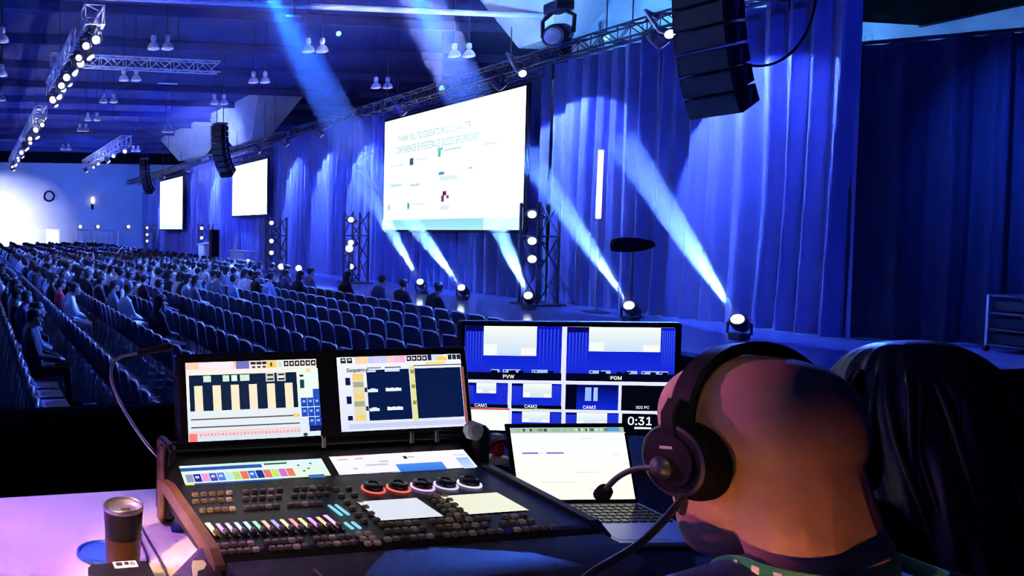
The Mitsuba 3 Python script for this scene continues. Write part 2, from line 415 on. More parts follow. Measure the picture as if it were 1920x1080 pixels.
a = at_y(143, 432, FAR_Y - 2.5); b = at_y(222, 432, FAR_Y - 2.5)
part(k, 'rail', beam([a[0], a[1], a[2]], [b[0], b[1], b[2]], 0.05), 'm_alu')
for i in range(8):
    x = a[0] + (b[0] - a[0]) * i / 7
    part(k, 'post', beam([x, a[1], 0], [x, a[1], a[2]], 0.04), 'm_alu')

# column capitals: wide concrete haunches between the curtain's head and the ceiling
for (u0, u1, vt, vb, lab) in ((425, 525, 222, 266, 'pale concrete column capital above the middle screen'), (330, 396, 267, 297, 'smallest pale concrete column capital, above the farthest screen'),
                              (952, 1120, -60, 80, 'large pale concrete column capital above the nearest screen, by the truss')):
    x = CURTAIN_X + 0.2
    d_ = at_x((u0 + u1) / 2, 300, x)
    y0, y1 = at_x(u1, 300, x)[1], at_x(u0, 300, x)[1]
    zb = at_x((u0 + u1) / 2, vb, x)[2]
    w = y1 - y0
    k = thing('column_capital', lab, 'column')
    zt = CEIL_Z
    pts = np.array([[x - 1.2, y0, zt], [x + 1.2, y0, zt], [x - 1.2, y1, zt], [x + 1.2, y1, zt], [x - 1.2, y0, zt - 0.25], [x + 1.2, y0, zt - 0.25], [x - 1.2, y1, zt - 0.25], [x + 1.2, y1, zt - 0.25],
                    [x - 0.45, y0 + 0.34 * w, zb], [x + 0.45, y0 + 0.34 * w, zb], [x - 0.45, y1 - 0.28 * w, zb], [x + 0.45, y1 - 0.28 * w, zb]])
    part(k, 'haunch', trimesh.convex.convex_hull(pts), 'm_concrete')
    part(k, 'shaft', box([x + 1.0, (y0 + y1) / 2, (zb + 0.6) / 2], [0.4, 0.5, zb + 0.55], 0.03), 'm_concrete')

# ---------------------------------------------------------------- stage and drapes
struct('floor_stage', box([14.1, 37.1, STAGE_Z - 0.04], [5.6, 53.6, 0.08], 0.01), 'm_stage', label='glossy dark stage floor along the blue curtain')
put('floor_stage__side_deck', box([19.1, 5.9, STAGE_Z - 0.04], [15.6, 8.78, 0.08], 0.01), 'm_stage')
put('floor_stage__skirt', box([11.36, 33.0, STAGE_Z / 2 - 0.05], [0.06, 61.0, STAGE_Z - 0.1]), 'm_black_cloth')


def drape(p0, p1, zb, zt, seed, amp=0.085, wl=0.25, ds=0.03, nz=14, lean=0.0, gather=0.0):
    p0, p1 = np.asarray(p0, float), np.asarray(p1, float)
    L = np.linalg.norm(p1 - p0); d = (p1 - p0) / L
    nrm = np.array([d[1], -d[0]])
    s = np.arange(0, L + ds, ds); z = np.linspace(0, 1, nz)
    S, Z = np.meshgrid(s, z)
    one = lambda q, sd: mk.noise(np.stack([q, q * 0 + 0.37, q * 0 + 0.71], -1), sd) - 0.5
    two = lambda q, r, sd: mk.noise(np.stack([q, r, q * 0 + 0.71], -1), sd) - 0.5
    ph = S + lean * Z * Z + 0.16 * two(S * 1.3, Z * 1.6, seed + 3)
    phase = 2 * np.pi * (ph / wl + 1.5 * one(ph / (2.6 * wl), seed))
    big = one(ph / (2.2 * wl), seed + 1)
    fold = np.sin(phase) + 0.35 * np.sin(2.1 * phase + 5 * big)
    off = amp * (0.55 + 0.9 * (big + 0.5)) * fold * (0.75 + 0.5 * Z * 0.6) + 0.9 * amp * big
    S2 = S + gather * Z * (1 - S / L)
    xy = p0 + S2[..., None] * d + off[..., None] * nrm
    V = np.concatenate([xy, (zt + (zb - zt) * Z)[..., None]], -1).reshape(-1, 3)
    n, m = len(s), nz
    i, j = np.meshgrid(np.arange(n - 1), np.arange(m - 1)); q = (j * n + i).ravel()
    F = np.vstack([np.stack([q, q + 1, q + n + 1], 1), np.stack([q, q + n + 1, q + n], 1)])
    return trimesh.Trimesh(V, F, process=False)


k = thing('stage_curtain', 'long pleated pale curtain lit blue along the back of the stage', 'curtain')
y, i = 10.5, 0
CURTAIN_TOP = 6.85
while y < FAR_Y - 0.5:
    y1 = min(y + (3.1 if i % 2 else 3.7), FAR_Y - 0.05)
    ds = 0.022 if y < 20 else (0.035 if y < 34 else 0.06)
    part(k, 'panel', drape([CURTAIN_X + 0.05 * (i % 2), y1 + 0.03], [CURTAIN_X + 0.05 * (i % 2), y - 0.03], STAGE_Z + 0.01, CURTAIN_TOP, 40 + i, 0.17, 0.44, ds, 16 if y < 34 else 6, lean=-0.10 * ((i * 7) % 3 - 1)), 'm_curtain', True)
    y, i = y1, i + 1
part(k, 'pipe', beam([CURTAIN_X + 0.02, 10.45, CURTAIN_TOP + 0.05], [CURTAIN_X + 0.02, FAR_Y - 0.02, CURTAIN_TOP + 0.05], 0.04), 'm_dark_metal')
c0 = np.array([15.5, 10.62]); dd = np.array([0.797, -0.605])
k = thing('masking_drape', 'dark pleated masking drape right of the lit blue curtain', 'curtain')
for i in range(5):
    part(k, 'panel', drape(c0 + dd * (2.6 * i - 0.02), c0 + dd * (2.6 * i + 2.62), STAGE_Z + 0.01, 5.72, 90 + i, 0.13, 0.52, 0.03, 14), 'm_masking', True)
e0, e1 = c0, c0 + dd * 13
part(k, 'pipe', beam([e0[0], e0[1], 5.75], [e1[0], e1[1], 5.75], 0.035), 'm_dark_metal')


# ---------------------------------------------------------------- trusses
def truss_mesh(p0, p1, w):
    p0, p1 = np.asarray(p0, float), np.asarray(p1, float)
    z = p1 - p0; L = np.linalg.norm(z); z /= L
    x = np.cross(z, [0, 0, 1] if abs(z[2]) < 0.9 else [0, 1, 0]); x /= np.linalg.norm(x)
    y = np.cross(x, z)
    cs = [(a * x + b * y) * w / 2 for a, b in ((-1, -1), (1, -1), (1, 1), (-1, 1))]
    chords = [beam(p0 + c, p1 + c, 0.05 * w + 0.008, 6) for c in cs]
    lat = []
    n = max(2, int(L / (w * 1.1)))
    for i in range(n):
        a, b = p0 + z * L * i / n, p0 + z * L * (i + 1) / n
        for q in range(4):
            c, e = cs[q], cs[(q + 1) % 4]
            lat.append(beam(a + (c if i % 2 else e), b + (e if i % 2 else c), 0.03 * w + 0.004, 4))
            if i % 2 == 0: lat.append(beam(a + c, a + e, 0.03 * w + 0.004, 4))
    return chords, cat(lat)


def truss(name, p0, p1, w, label, hang=True, cat_='truss', m='m_truss', every=7.0):
    k = thing(name, label, cat_)
    ch, lat = truss_mesh(p0, p1, w)
    for c in ch: part(k, 'chord', c, m, 40)
    part(k, 'lattice', lat, m, 40)
    if hang:
        p0, p1 = np.asarray(p0, float), np.asarray(p1, float)
        n = max(2, int(np.linalg.norm(p1 - p0) / every) + 1)
        for i in range(n):
            q = p0 + (p1 - p0) * (i + 0.5) / n
            part(k, 'hanger', beam(q + [0, 0, w / 2], [q[0], q[1], CEIL_Z], 0.012, 5), 'm_dark_metal')
    return k


def fixture(p, aim, size, label, glow=(1, 1, 1), power=2.0, name='stage_light', group=None, hang=None, cat_='stage light', parts=True):
    """A moving head: base, yoke, head and glowing lens. hang: the point its base is clamped to."""
    p, aim = np.asarray(p, float), np.asarray(aim, float)
    a = aim - p; a /= np.linalg.norm(a)
    k = thing(name, label, cat_, group)
    s = size
    head = lathe([[0, -0.62 * s], [0.30 * s, -0.60 * s], [0.40 * s, -0.30 * s], [0.42 * s, 0.30 * s], [0.36 * s, 0.42 * s], [0.33 * s, 0.42 * s], [0, 0.36 * s]], 16, p, a)
    part(k, 'head', head, 'm_dark_metal', 40)
    lens = lathe([[0, 0.40 * s], [0.32 * s, 0.40 * s], [0.26 * s, 0.47 * s], [0, 0.50 * s]], 16, p, a)
    part(k, 'lens', lens, 'm_white', True, emitter=area(glow, power))
    if hang is not None:
        hang = np.asarray(hang, float)
        side = np.cross(a, [0, 0, 1.0]); side /= np.linalg.norm(side) + 1e-9
        up = (hang - p); up /= np.linalg.norm(up)
        base = p + up * max(0.2 * s, min(0.85 * s, np.linalg.norm(hang - p) - 0.325 * s))
        yk = [tube([p + side * q * 0.5 * s, p + side * q * 0.52 * s + up * 0.6 * s, base + side * q * 0.2 * s], 0.07 * s, 6) for q in (-1, 1)]
        for y_ in yk: part(k, 'yoke_arm', y_, 'm_dark_metal', 40)
        part(k, 'base', cat([box(base + up * 0.15 * s, [0.7 * s, 0.7 * s, 0.34 * s], 0.04 * s), beam(base, hang, 0.06 * s, 6)]), 'm_dark_metal')
    return k


# the lit truss over the audience: two lengths end to end, and the shorter one beyond
TX = 2.67
def truss_y(u, v, x): return at_x(u, v, x)
a, b = at_x(178, -10, TX), at_x(98, 165, TX); z_ = 7.15
A1 = [TX, a[1], z_]; A2 = [TX, b[1], z_]
truss('lighting_truss', A1, A2, 0.42, 'bright lit truss length nearest the camera, upper left')
a, b = at_x(78, 205, TX), at_x(22, 338, TX)
B1 = [TX, a[1], z_ - 0.1]; B2 = [TX, b[1], z_ - 0.1]
truss('lighting_truss', B1, B2, 0.42, 'bright lit truss length further off, at the left edge')
XC = 7.8
a, b = at_x(237, 252, XC), at_x(160, 306, XC)
C1 = [XC, a[1], 7.0]; C2 = [XC, b[1], 7.0]
truss('lighting_truss', C1, C2, 0.5, 'short slanting lit truss above the crowd, far from the camera')
fx = 0
for (P0, P1, ts, where) in ((A1, A2, np.linspace(0.03, 0.98, 15), 'nearest lit truss'), (B1, B2, np.linspace(0.02, 0.98, 15), 'left edge truss'), (C1, C2, np.linspace(0.05, 0.95, 6), 'short far truss')):
    P0, P1 = np.array(P0), np.array(P1)
    for i, t in enumerate(ts):
        q = P0 + (P1 - P0) * t
        s = rng.uniform(0.26, 0.40)
        col = [(1, 0.95, 0.9), (0.8, 0.9, 1), (1, 1, 1), (1, 0.75, 0.85), (0.7, 0.85, 1)][fx % 5]; fx += 1
        fixture(q + [0.06 * (-1) ** i, 0, -0.48], EYE + [0.8 * (-1) ** i, 0, 0.6] if i % 3 != 2 else q + [1.5, -0.8, -3.0], s, f'small stage lamp, {ORDINAL[i]} from the near end under the {where}', col, 2.2, hang=q + [0, 0, -0.15])
# light that the lamps throw back on their own truss
for i, (q, pw_) in enumerate([(np.array(A1) * (1 - t) + np.array(A2) * t, 7) for t in (0.1, 0.45, 0.85)] + [(np.array(B1) * (1 - t) + np.array(B2) * t, 12) for t in (0.1, 0.4, 0.75)] + [(np.array(C1) * 0.4 + np.array(C2) * 0.6, 14)]):
    scene[f'truss_glow_{i:03d}'] = {'type': 'point', 'position': (q + [0.35, -0.9, -0.75]).tolist(), 'intensity': rgb(0.6 * pw_ * GAIN, 0.65 * pw_ * GAIN, 1.0 * pw_ * GAIN), 'sampling_weight': 0.4}

# the truss along the curtain's head
CTX, CTZ = CURTAIN_X - 1.9, 6.55
truss('curtain_truss', [CTX, 8.6, CTZ], [CTX, 62, CTZ], 0.30, 'long dark truss in front of the curtain head', m='m_dark_metal', every=9)
for i, y in enumerate(WASH_Y):
    p, t = wash_pose(y)
    fixture(p, t, 0.34, f'small wash light aiming down the blue curtain, {ORDINAL[i]} from the near end of the truss', (0.35, 0.45, 1.0), 0.7, name='wash_light', hang=[CTX, y + 0.15, CTZ - 0.14])
for (u, v, lab) in ((980, 138, 'white angled bracket lamp at the right top corner of the near screen'), (1256, 64, 'white angled bracket lamp beside the big speaker array')):
    p = at_x(u, v, CTX - 0.3)
    k = thing('bracket_lamp', lab, 'stage light')
    part(k, 'arm', tube([p + [0, 0.55, 0.62], p + [0, 0.2, 0.1], p], 0.035, 8), 'm_chrome', True)
    part(k, 'hook', beam(p + [0, 0.55, 0.62], [CTX + 0.05, p[1] + 0.55, CTZ + 0.12], 0.03), 'm_dark_metal')
    part(k, 'lens', ball(p, 0.085, 2), 'm_white', True, emitter=area((0.8, 0.85, 1), 1.4))
# dark moving head by the column capital
p = at_x(1046, 66, 13.0)
fixture(p, p + [-1, -0.5, -0.25], 0.62, 'dark moving head light in front of the large column capital', (0.01, 0.02, 0.05), 1.0, name='moving_head', hang=[p[0], p[1], CEIL_Z - 0.01], cat_='stage light')
for (u, v, d, lab) in ((635, 63, 24, 'green status light under the dark ceiling'), (1137, 71, 17, 'green status light by the curtain truss right of the capital'), (828, 165, 25, 'pale green status light above the near screen')):
    p = at_d(u, v, d)
    k = thing('status_light', lab, 'light')
    part(k, 'bulb', ball(p, 0.085 * d / 24, 2), 'm_white', True, emitter=area((0.25, 1.0, 0.55), 1.5))
    part(k, 'stem', beam(p + [0, 0, 0.06], [p[0], p[1], CEIL_Z], 0.015), 'm_dark_metal')
# ceiling beam and pipe seen at the top
a, b = at_z(355, 2, 8.0), at_z(960, 28, 8.0)
ex = (b - a); 
single('ceiling_pipe', beam(a - 0.6 * ex, b + 0.1 * ex, 0.07, 10), 'm_lamp_shell', 'bright pale pipe crossing under the ceiling along the top edge', 'pipe', smooth=40)
spot('pipe_emitter', b + np.array([-4.0, -3.4, -2.2]), a * 0.35 + b * 0.65, (0.5, 0.5, 1.0), 150, 34, 24, 0.3)
a, b = at_z(95, 112, 7.7), at_z(410, 127, 7.7)
truss('ceiling_truss', a, b, 0.34, 'faint dark truss crossing below the ceiling at upper left', m='m_lamp_shell', every=5)
for (u, v, w, h) in ((552, 32, 36, 14), (315, 158, 42, 9)):
    p = at_z(u, v, 7.6)
    k = thing('air_diffuser', 'pale ' + ('pointed' if u == 552 else 'flat') + ' panel hanging under the dark ceiling', 'panel')
    d = (p - EYE) @ FW
    part(k, 'plate', prism([[-0.5, -0.1], [0.5, 0.5], [0.1, -0.4], [0.0, -0.45]] if u == 552 else [[-0.5, -0.25], [0.42, -0.2], [0.5, 0.25], [-0.4, 0.2]], p, [w * d / FOC, 0, 0], [0, 0.3, 0.55 * h * d / FOC], [0, 0, 1], 0.05), 'm_lamp_shell')
    part(k, 'hanger', beam(p, [p[0], p[1], CEIL_Z], 0.012, 5), 'm_dark_metal')

# pairs of bell-shaped hall lamps under the ceiling
BELL = 0.55 * np.array([[0.0, 0.66], [0.10, 0.66], [0.13, 0.60], [0.13, 0.42], [0.09, 0.36], [0.10, 0.33], [0.20, 0.26], [0.29, 0.10], [0.31, 0.0], [0.295, 0.0], [0.27, 0.10], [0.18, 0.24], [0.0, 0.28]])
BELL = lathe(BELL, 18)
bell_shell = mikit.ply(BELL, 'm_lamp_shell', 40)
bell_glass = mikit.ply(lathe([[0, 0.02], [0.14, 0.02], [0.12, -0.01], [0, -0.02]], 16), 'm_white', True)
BELLS = [(288, 92), (314, 92), (232, 151), (255, 151), (194, 192), (213, 192), (165, 226), (182, 226), (150, 246), (161, 246), (118, 281), (129, 281), (578, 97), (604, 97), (475, 155), (497, 155), (402, 195), (420, 195),
         (310, 248), (321, 248), (250, 284), (259, 284), (852, 106), (879, 106), (705, 165), (727, 165), (5, 78), (-12, 78), (4, 142), (3, 188)]
for i, (u, v) in enumerate(BELLS):
    p = at_z(u, v, 7.25)
    side_, pr_ = ('left', 'right')[i % 2], i // 2
    colm = 'left' if pr_ < 6 else 'middle' if pr_ < 11 else 'right' if pr_ < 13 else 'leftmost'
    nth = ORDINAL[pr_ - (0 if pr_ < 6 else 6 if pr_ < 11 else 11 if pr_ < 13 else 13)]
    k = thing('bell_lamp', f'bell-shaped hall lamp, {side_} of the {nth} pair in the {colm} column under the ceiling', 'ceiling lamp')
    tf = T().translate(p.tolist())
    part(k, 'shade', bell_shell, 'm_lamp_shell', to_world=tf)
    part(k, 'glass', bell_glass, 'm_white', to_world=tf, emitter=area((0.3, 0.4, 1.0), 1.4))
    part(k, 'cord', beam(p + [0, 0, 0.34], [p[0], p[1], CEIL_Z], 0.012, 5), 'm_dark_metal')


# ---------------------------------------------------------------- line arrays
def line_array(u, vtop, vbot, x, wpx, label, n=8, curve=0.5, m='m_speaker', yaw=0.0):
    d = FOC * 1.0131 * x / (u + 51)
    pb = at_d(u, vbot, d)
    w = wpx * d / FOC
    zt = min(at_d(u, vtop, d)[2], CEIL_Z - 0.5)
    h = (zt - pb[2]) / n
    k = thing('line_array', label, 'speaker array')
    fwd = np.array([-math.cos(yaw), -math.sin(yaw), 0.0]); side = np.array([-fwd[1], fwd[0], 0.0])
    z, back, ang = zt, 0.0, 0.0
    dep = 0.62 * w if w > 0.8 else 0.8 * w
    pos = np.array([pb[0], pb[1], zt])
    for i in range(n):
        ang = curve * (i / (n - 1)) ** 1.7
        fd = fwd * math.cos(ang) + np.array([0, 0, -1.0]) * math.sin(ang)
        dn = np.array([0, 0, -1.0]) * math.cos(ang) - fwd * math.sin(ang)
        c = pos + dn * h / 2
        v = np.array([[-dep / 2, -w / 2, -h / 2 * 0.8], [dep / 2, -w / 2, -h * 0.485]])
        pts = []
        for sx, hh in ((-1, 0.40), (1, 0.485)):
            for sy in (-1, 1):
                for sz in (-1, 1):
                    pts.append(c + fd * sx * dep / 2 + side * sy * w / 2 * (0.86 if sx < 0 else 1) + dn * sz * h * hh)
        e = part(k, 'cabinet', trimesh.convex.convex_hull(np.array(pts)), m)
        pts = [c + fd * (dep / 2 + q) + side * sy * w * 0.46 + dn * sz * h * 0.43 for q in (0.0, 0.02) for sy in (-1, 1) for sz in (-1, 1)]
        put(e + '__grille', trimesh.convex.convex_hull(np.array(pts)), 'm_grille')
        for sy in (-1, 1):
            put(e + ('__rigging_bar' if sy < 0 else '__rigging_bar_001'), box(c + side * sy * (w / 2 * 0.97), [0.05, 0.03, h * 0.7]), 'm_dark_metal')
        pos = pos + dn * h
    part(k, 'fly_frame', box([pb[0], pb[1], zt + 0.06], [dep * 1.1, w * 0.9, 0.1], 0.01), 'm_dark_metal')
    for q in (-1, 1):
        part(k, 'chain', beam([pb[0] + q * dep * 0.3, pb[1], zt + 0.1], [pb[0] + q * dep * 0.3, pb[1], CEIL_Z], 0.02, 6), 'm_dark_metal')
    return pb, d


line_array(1318, -150, 214, 11.9, 92, 'big black hanging speaker array in front of the blue curtain', 9, 0.42, yaw=0.10)
line_array(412, 236, 332, 11.6, 26, 'smaller curved speaker array beside the middle screen', 9, 0.75, yaw=0.5)
line_array(271, 300, 364, 11.2, 16, 'farthest curved speaker array left of the farthest screen', 9, 0.7, yaw=0.5)
# cable swagging from the big array
a = at_x(1392, 118, 12.6); b = at_x(1440, 122, 13.2); c = at_x(1500, 80, 14.0); d = at_x(1530, -10, 14.4)
single('speaker_cable', tube(spline([a, b, c, d], 40), 0.022, 6), 'm_black', 'dark cable swagging across the curtain from the big speaker array', 'cable', smooth=True)


# ---------------------------------------------------------------- projection screens
def screen(u0, u1, vt0, vb0, x, label, content):
    """The left edge's corners (u0, vt0), (u0, vb0); the right end at u1."""
    tl, bl = at_x(u0, vt0, x), at_x(u0, vb0, x)
    tr = np.array([x, at_x(u1, 430, x)[1], tl[2]])
    bl = np.array([x, tl[1], bl[2]])
    k = thing('projection_screen', label, 'screen')
    p = Panel(tl, tr, bl)
    content(p)
    p.put(k, 1.0, 'picture')
    yc, zc, w, h = (tl[1] + tr[1]) / 2, (tl[2] + bl[2]) / 2, p.w, p.h
    part(k, 'frame', box([x + 0.06, yc, zc], [0.08, w + 0.16, h + 0.16], 0.01), 'm_black')
    for q in (-1, 1):
        part(k, 'hanger', beam([x + 0.06, yc + q * w * 0.4, zc + h / 2 + 0.05], [x + 0.06, yc + q * w * 0.4, CEIL_Z], 0.015, 5), 'm_dark_metal')
    truss('screen_truss', [x + 0.1, yc - w / 2 - 0.3, zc + h / 2 + 0.35], [x + 0.1, yc + w / 2 + 0.3, zc + h / 2 + 0.35], 0.3, 'dark truss along the head of the ' + label.split(' showing')[0].replace('bright white ', ''), m='m_dark_metal', hang=False)
    return k


def slide_main(p):
    W = (247, 255, 252)
    p.rect(0, 0, 1, 1, W, power=1.25)
    p.text('THANK YOU TO EDUCATION 2013 MAJOR', 0.12, 0.215, 0.055, (176, 214, 208), squeeze=0.62)
    p.text('CONFERENCE EXPERIENCE GUIDE SPONSORS', 0.09, 0.315, 0.060, (172, 212, 206), squeeze=0.60)
    p.rect(0.23, 0.375, 0.26, 0.435, (40, 84, 92)); p.rect(0.27, 0.39, 0.38, 0.402, (214, 238, 234))
    p.rect(0.05, 0.41, 0.17, 0.428, (222, 238, 234))
    p.rect(0.455, 0.335, 0.475, 0.40, (60, 190, 130)); p.rect(0.45, 0.325, 0.49, 0.35, (120, 205, 160)); p.rect(0.50, 0.345, 0.62, 0.362, (190, 230, 214))
    p.rect(0.76, 0.35, 0.85, 0.37, (226, 242, 240))
    p.rect(0.465, 0.525, 0.505, 0.55, (70, 150, 160)); p.rect(0.47, 0.56, 0.60, 0.60, (222, 240, 238)); p.rect(0.67, 0.515, 0.70, 0.53, (170, 214, 210))
    p.rect(0.07, 0.585, 0.17, 0.61, (190, 236, 216)); p.rect(0.24, 0.60, 0.32, 0.622, (192, 224, 222))
    p.rect(0.05, 0.765, 0.065, 0.82, (140, 190, 196)); p.rect(0.22, 0.765, 0.238, 0.825, (60, 120, 132)); p.rect(0.26, 0.772, 0.37, 0.786, (220, 238, 238))
    p.rect(0.50, 0.685, 0.525, 0.72, (70, 30, 40)); p.rect(0.49, 0.72, 0.51, 0.77, (110, 60, 70)); p.rect(0.528, 0.72, 0.545, 0.745, (120, 70, 80)); p.rect(0.485, 0.80, 0.55, 0.84, (232, 236, 240))
    p.rect(0.0, 0.91, 0.8, 1.0, (150, 226, 238), (176, 240, 246)); p.rect(0.0, 0.92, 0.10, 0.985, (232, 255, 246)); p.rect(0.78, 0.91, 1.0, 1.0, (226, 255, 246))


def slide_plain(p):
    p.rect(0, 0, 1, 1, (250, 252, 255), power=1.25)
    p.rect(0.05, 0.90, 0.95, 0.985, (214, 236, 255), power=1.2)
    p.rect(0.2, 0.3, 0.8, 0.32, (236, 246, 250), power=1.2)


SX = CURTAIN_X - 0.55
screen(722, 980, 229, 431, SX, 'bright white projection screen showing a slide of sponsors, nearest of three', slide_main)
screen(436, 500, 313, 405, SX, 'bright white projection screen in the middle of the row', slide_plain)
screen(300, 342, 341, 430, SX, 'bright white projection screen farthest along the curtain', slide_plain)

# ================================================================ on the stage
def stage_at(u, x):
    """The point of the stage floor at column u and distance x from the camera's side."""
    y = at_x(u, 430, x)[1]
    return np.array([x, y, STAGE_Z])


def haze(p0, p1, r0, r1, label, sig, color=(1, 1, 1)):
    p0, p1 = np.asarray(p0, float), np.asarray(p1, float)
    z = p1 - p0; L = np.linalg.norm(z); z /= L
    m = trimesh.creation.revolve([[0, 0], [r0, 0], [r1, L], [0, L]], sections=28)
    m.apply_transform(trimesh.geometry.align_vectors([0, 0, 1], z))
    m.apply_translation(p0)
    m.fix_normals()
    return single('haze_beam', m, {'type': 'null'}, label, 'light beam', interior={'type': 'homogeneous', 'albedo': rgb(0.92, 0.94, 0.97), 'sigma_t': {'type': 'rgb', 'value': [sig] * 3}})


# the beam lights standing in front of the curtain, and the haze that their beams light up
LX = 13.45
BEAMS = [  # lamp pixel, where the beam ends (u, v), nearer the camera by this factor, end radius, power, haze
    (1387, 605, 1165, 262, 0.80, 0.20, 3000, 0.42, 'rightmost'), (1183, 578, 985, 285, 0.80, 0.19, 2500, 0.42, 'second from the right'), (992, 558, 915, 385, 0.82, 0.18, 3000, 0.45, 'middle'),
    (868, 543, 690, 305, 0.80, 0.26, 3400, 0.42, 'second from the left'), (790, 532, 672, 330, 0.82, 0.22, 3300, 0.42, 'leftmost')]
for i, (u, v, ue, ve, fd, r1, pw, sig, lab) in enumerate(BEAMS):
    p = at_x(u, v, LX)
    end = at_d(ue, ve, ((p - EYE) @ FW) * fd)
    a = (end - p); L = np.linalg.norm(a); a /= L
    fixture(p, end, 0.32, f'{lab} beam light glowing on the stage floor', (0.85, 0.95, 1.0), 6.0, name='beam_light', hang=[p[0], p[1], STAGE_Z + 0.004])
    s0 = p + a * 0.172
    r0 = 0.095
    spot(f'beam_emitter_{i:03d}', s0 + a * 0.01, end, (0.22, 0.52, 1.0), pw, math.degrees(math.atan(r1 / (L - 0.2))) * 1.5 + 0.5, math.degrees(math.atan(r1 / (L - 0.2))), 10.0)
    haze(s0, end, r0, r1, f'blue white beam of light rising through haze from the {lab} beam light', sig)
# two broad beams coming down from above the frame
for i, (ut, vt, ub, vb, d0, d1, r0, r1, pw, sig, lab) in enumerate([(470, -75, 668, 285, 16.3, 19.8, 0.36, 0.52, 1300, 0.30, 'broad soft blue beam slanting down left of the near screen'),
                                                          (745, -80, 880, 190, 15.9, 18.8, 0.42, 0.56, 1500, 0.30, 'broad soft blue beam slanting down above the near screen')]):
    p, e = at_d(ut, vt, d0), at_d(ub, vb, d1)
    a = (e - p); L = np.linalg.norm(a); a /= L
    h = np.array([p[0], p[1], CEIL_Z - 0.01])
    fixture(p - a * 0.35, e, 0.5, 'moving head light above the frame sending down the beam ' + lab.split('slanting down ')[1], (0.2, 0.4, 1.0), 2.0, name='moving_head', hang=h)
    spot(f'top_beam_emitter_{i:03d}', p - a * 0.05, e, (0.012, 0.14, 1.0), pw, 8, 4, 8.0)
    haze(p, e, r0, r1, lab, sig)
# small footlights far along the stage
for u, v, lab in ((655, 466, 'bright lamp halfway up the far stage tower'), (527, 500, 'small lamp at the stage edge below the middle screen'), (465, 491, 'round white lamp at the stage edge left of the crowd'), (560, 503, 'small lamp on the stage floor by the far tower')):
    p = at_x(u, v, 13.2)
    k = thing('foot_light', lab, 'stage light')
    part(k, 'lens', ball(p, 0.13, 2), 'm_white', True, emitter=area((0.85, 0.9, 1.0), 2.0))
    part(k, 'stand', beam([p[0], p[1], STAGE_Z], p - [0, 0, 0.1], 0.04), 'm_dark_metal')

# truss towers with lamps
for (u, vt, x, w, lab, hs) in ((1012, 380, 14.55, 0.6, 'truss tower right of the near screen', (402, 452, 486)), (668, 398, 13.9, 0.62, 'truss tower left of the near screen', (412, 455, 500)),
                                (518, 408, 13.9, 0.7, 'truss tower right of the middle screen', (418, 452, 474)), (385, 420, 13.9, 0.7, 'truss tower right of the farthest screen', (428, 446, 462)), (281, 420, 13.9, 0.7, 'truss tower left of the farthest screen', (427, 440, 452))):
    b = stage_at(u, x)
    zt = at_x(u, vt, x)[2]
    k = truss('truss_tower', b + [0, 0, 0.02], [b[0], b[1], zt], w, 'tall ' + lab, hang=False, m='m_dark_metal', cat_='truss tower')
    part(k, 'foot', box(b + [0, 0, 0.02], [w * 1.5, w * 1.5, 0.04], 0.01), 'm_dark_metal')
    for j, hv in enumerate(hs):
        q = at_x(u - w * FOC / ((b - EYE) @ FW) * 0.32, hv, x - w / 2 - 0.2)
        fixture(q, EYE + [1.5, 3, 0.2], 0.34, ['topmost', 'middle', 'lowest'][j] + ' bright lamp on the ' + lab, (0.75, 0.85, 1.0), 1.8, name='tower_lamp', hang=[x - w / 2, b[1] + math.copysign(w / 2, q[1] - b[1]), q[2] - 0.08])

# white upright light tube against the curtain
b = stage_at(1121, 14.5)
k = thing('light_tube', 'upright glowing white light tube in front of the curtain folds', 'light tube')
zt, zb = at_x(1124, 282, 14.5)[2], at_x(1119, 410, 14.5)[2]
part(k, 'tube', beam([b[0], b[1], zb], [b[0] + 0.0, b[1] - 0.02, zt], 0.058, 14), 'm_white', 40, emitter=area((0.92, 0.95, 1.0), 1.2, 0.2))
part(k, 'pole', beam(b, [b[0], b[1], zb], 0.03, 8), 'm_alu')
part(k, 'foot', lathe([[0, 0], [0.28, 0], [0.28, 0.02], [0.04, 0.06], [0, 0.06]], 20, b), 'm_dark_metal')
# dark oval panel on a pole
p = at_x(1187, 459, 14.55); d = (p - EYE) @ FW
k = thing('prompter_panel', 'flat dark oval panel on a slim pole in front of the curtain', 'panel')
wx = 76 * d / FOC / 2
prof = np.array([[-1, -0.35], [-0.93, -0.8], [-0.5, -1.0], [0.2, -0.9], [0.85, -0.55], [1, -0.15], [0.97, 0.3], [0.6, 0.72], [0.0, 0.95], [-0.6, 0.98], [-0.95, 0.85], [-1, 0.4]])
part(k, 'panel', prism(prof, p - FW * 0.06, RT * wx, np.array([0, 0, -0.155]), FW, 0.14), 'm_soffit')
part(k, 'rim', tube(np.vstack([p + RT * q[0] * wx - np.array([0, 0, 0.155]) * q[1] for q in np.vstack([prof, prof[:1]])]), 0.016, 6), 'm_black', True)
part(k, 'pole', beam([p[0], p[1], STAGE_Z], p, 0.022), 'm_dark_metal')
part(k, 'foot', lathe([[0, 0], [0.25, 0], [0.25, 0.02], [0.03, 0.05], [0, 0.05]], 18, [p[0], p[1], STAGE_Z]), 'm_dark_metal')
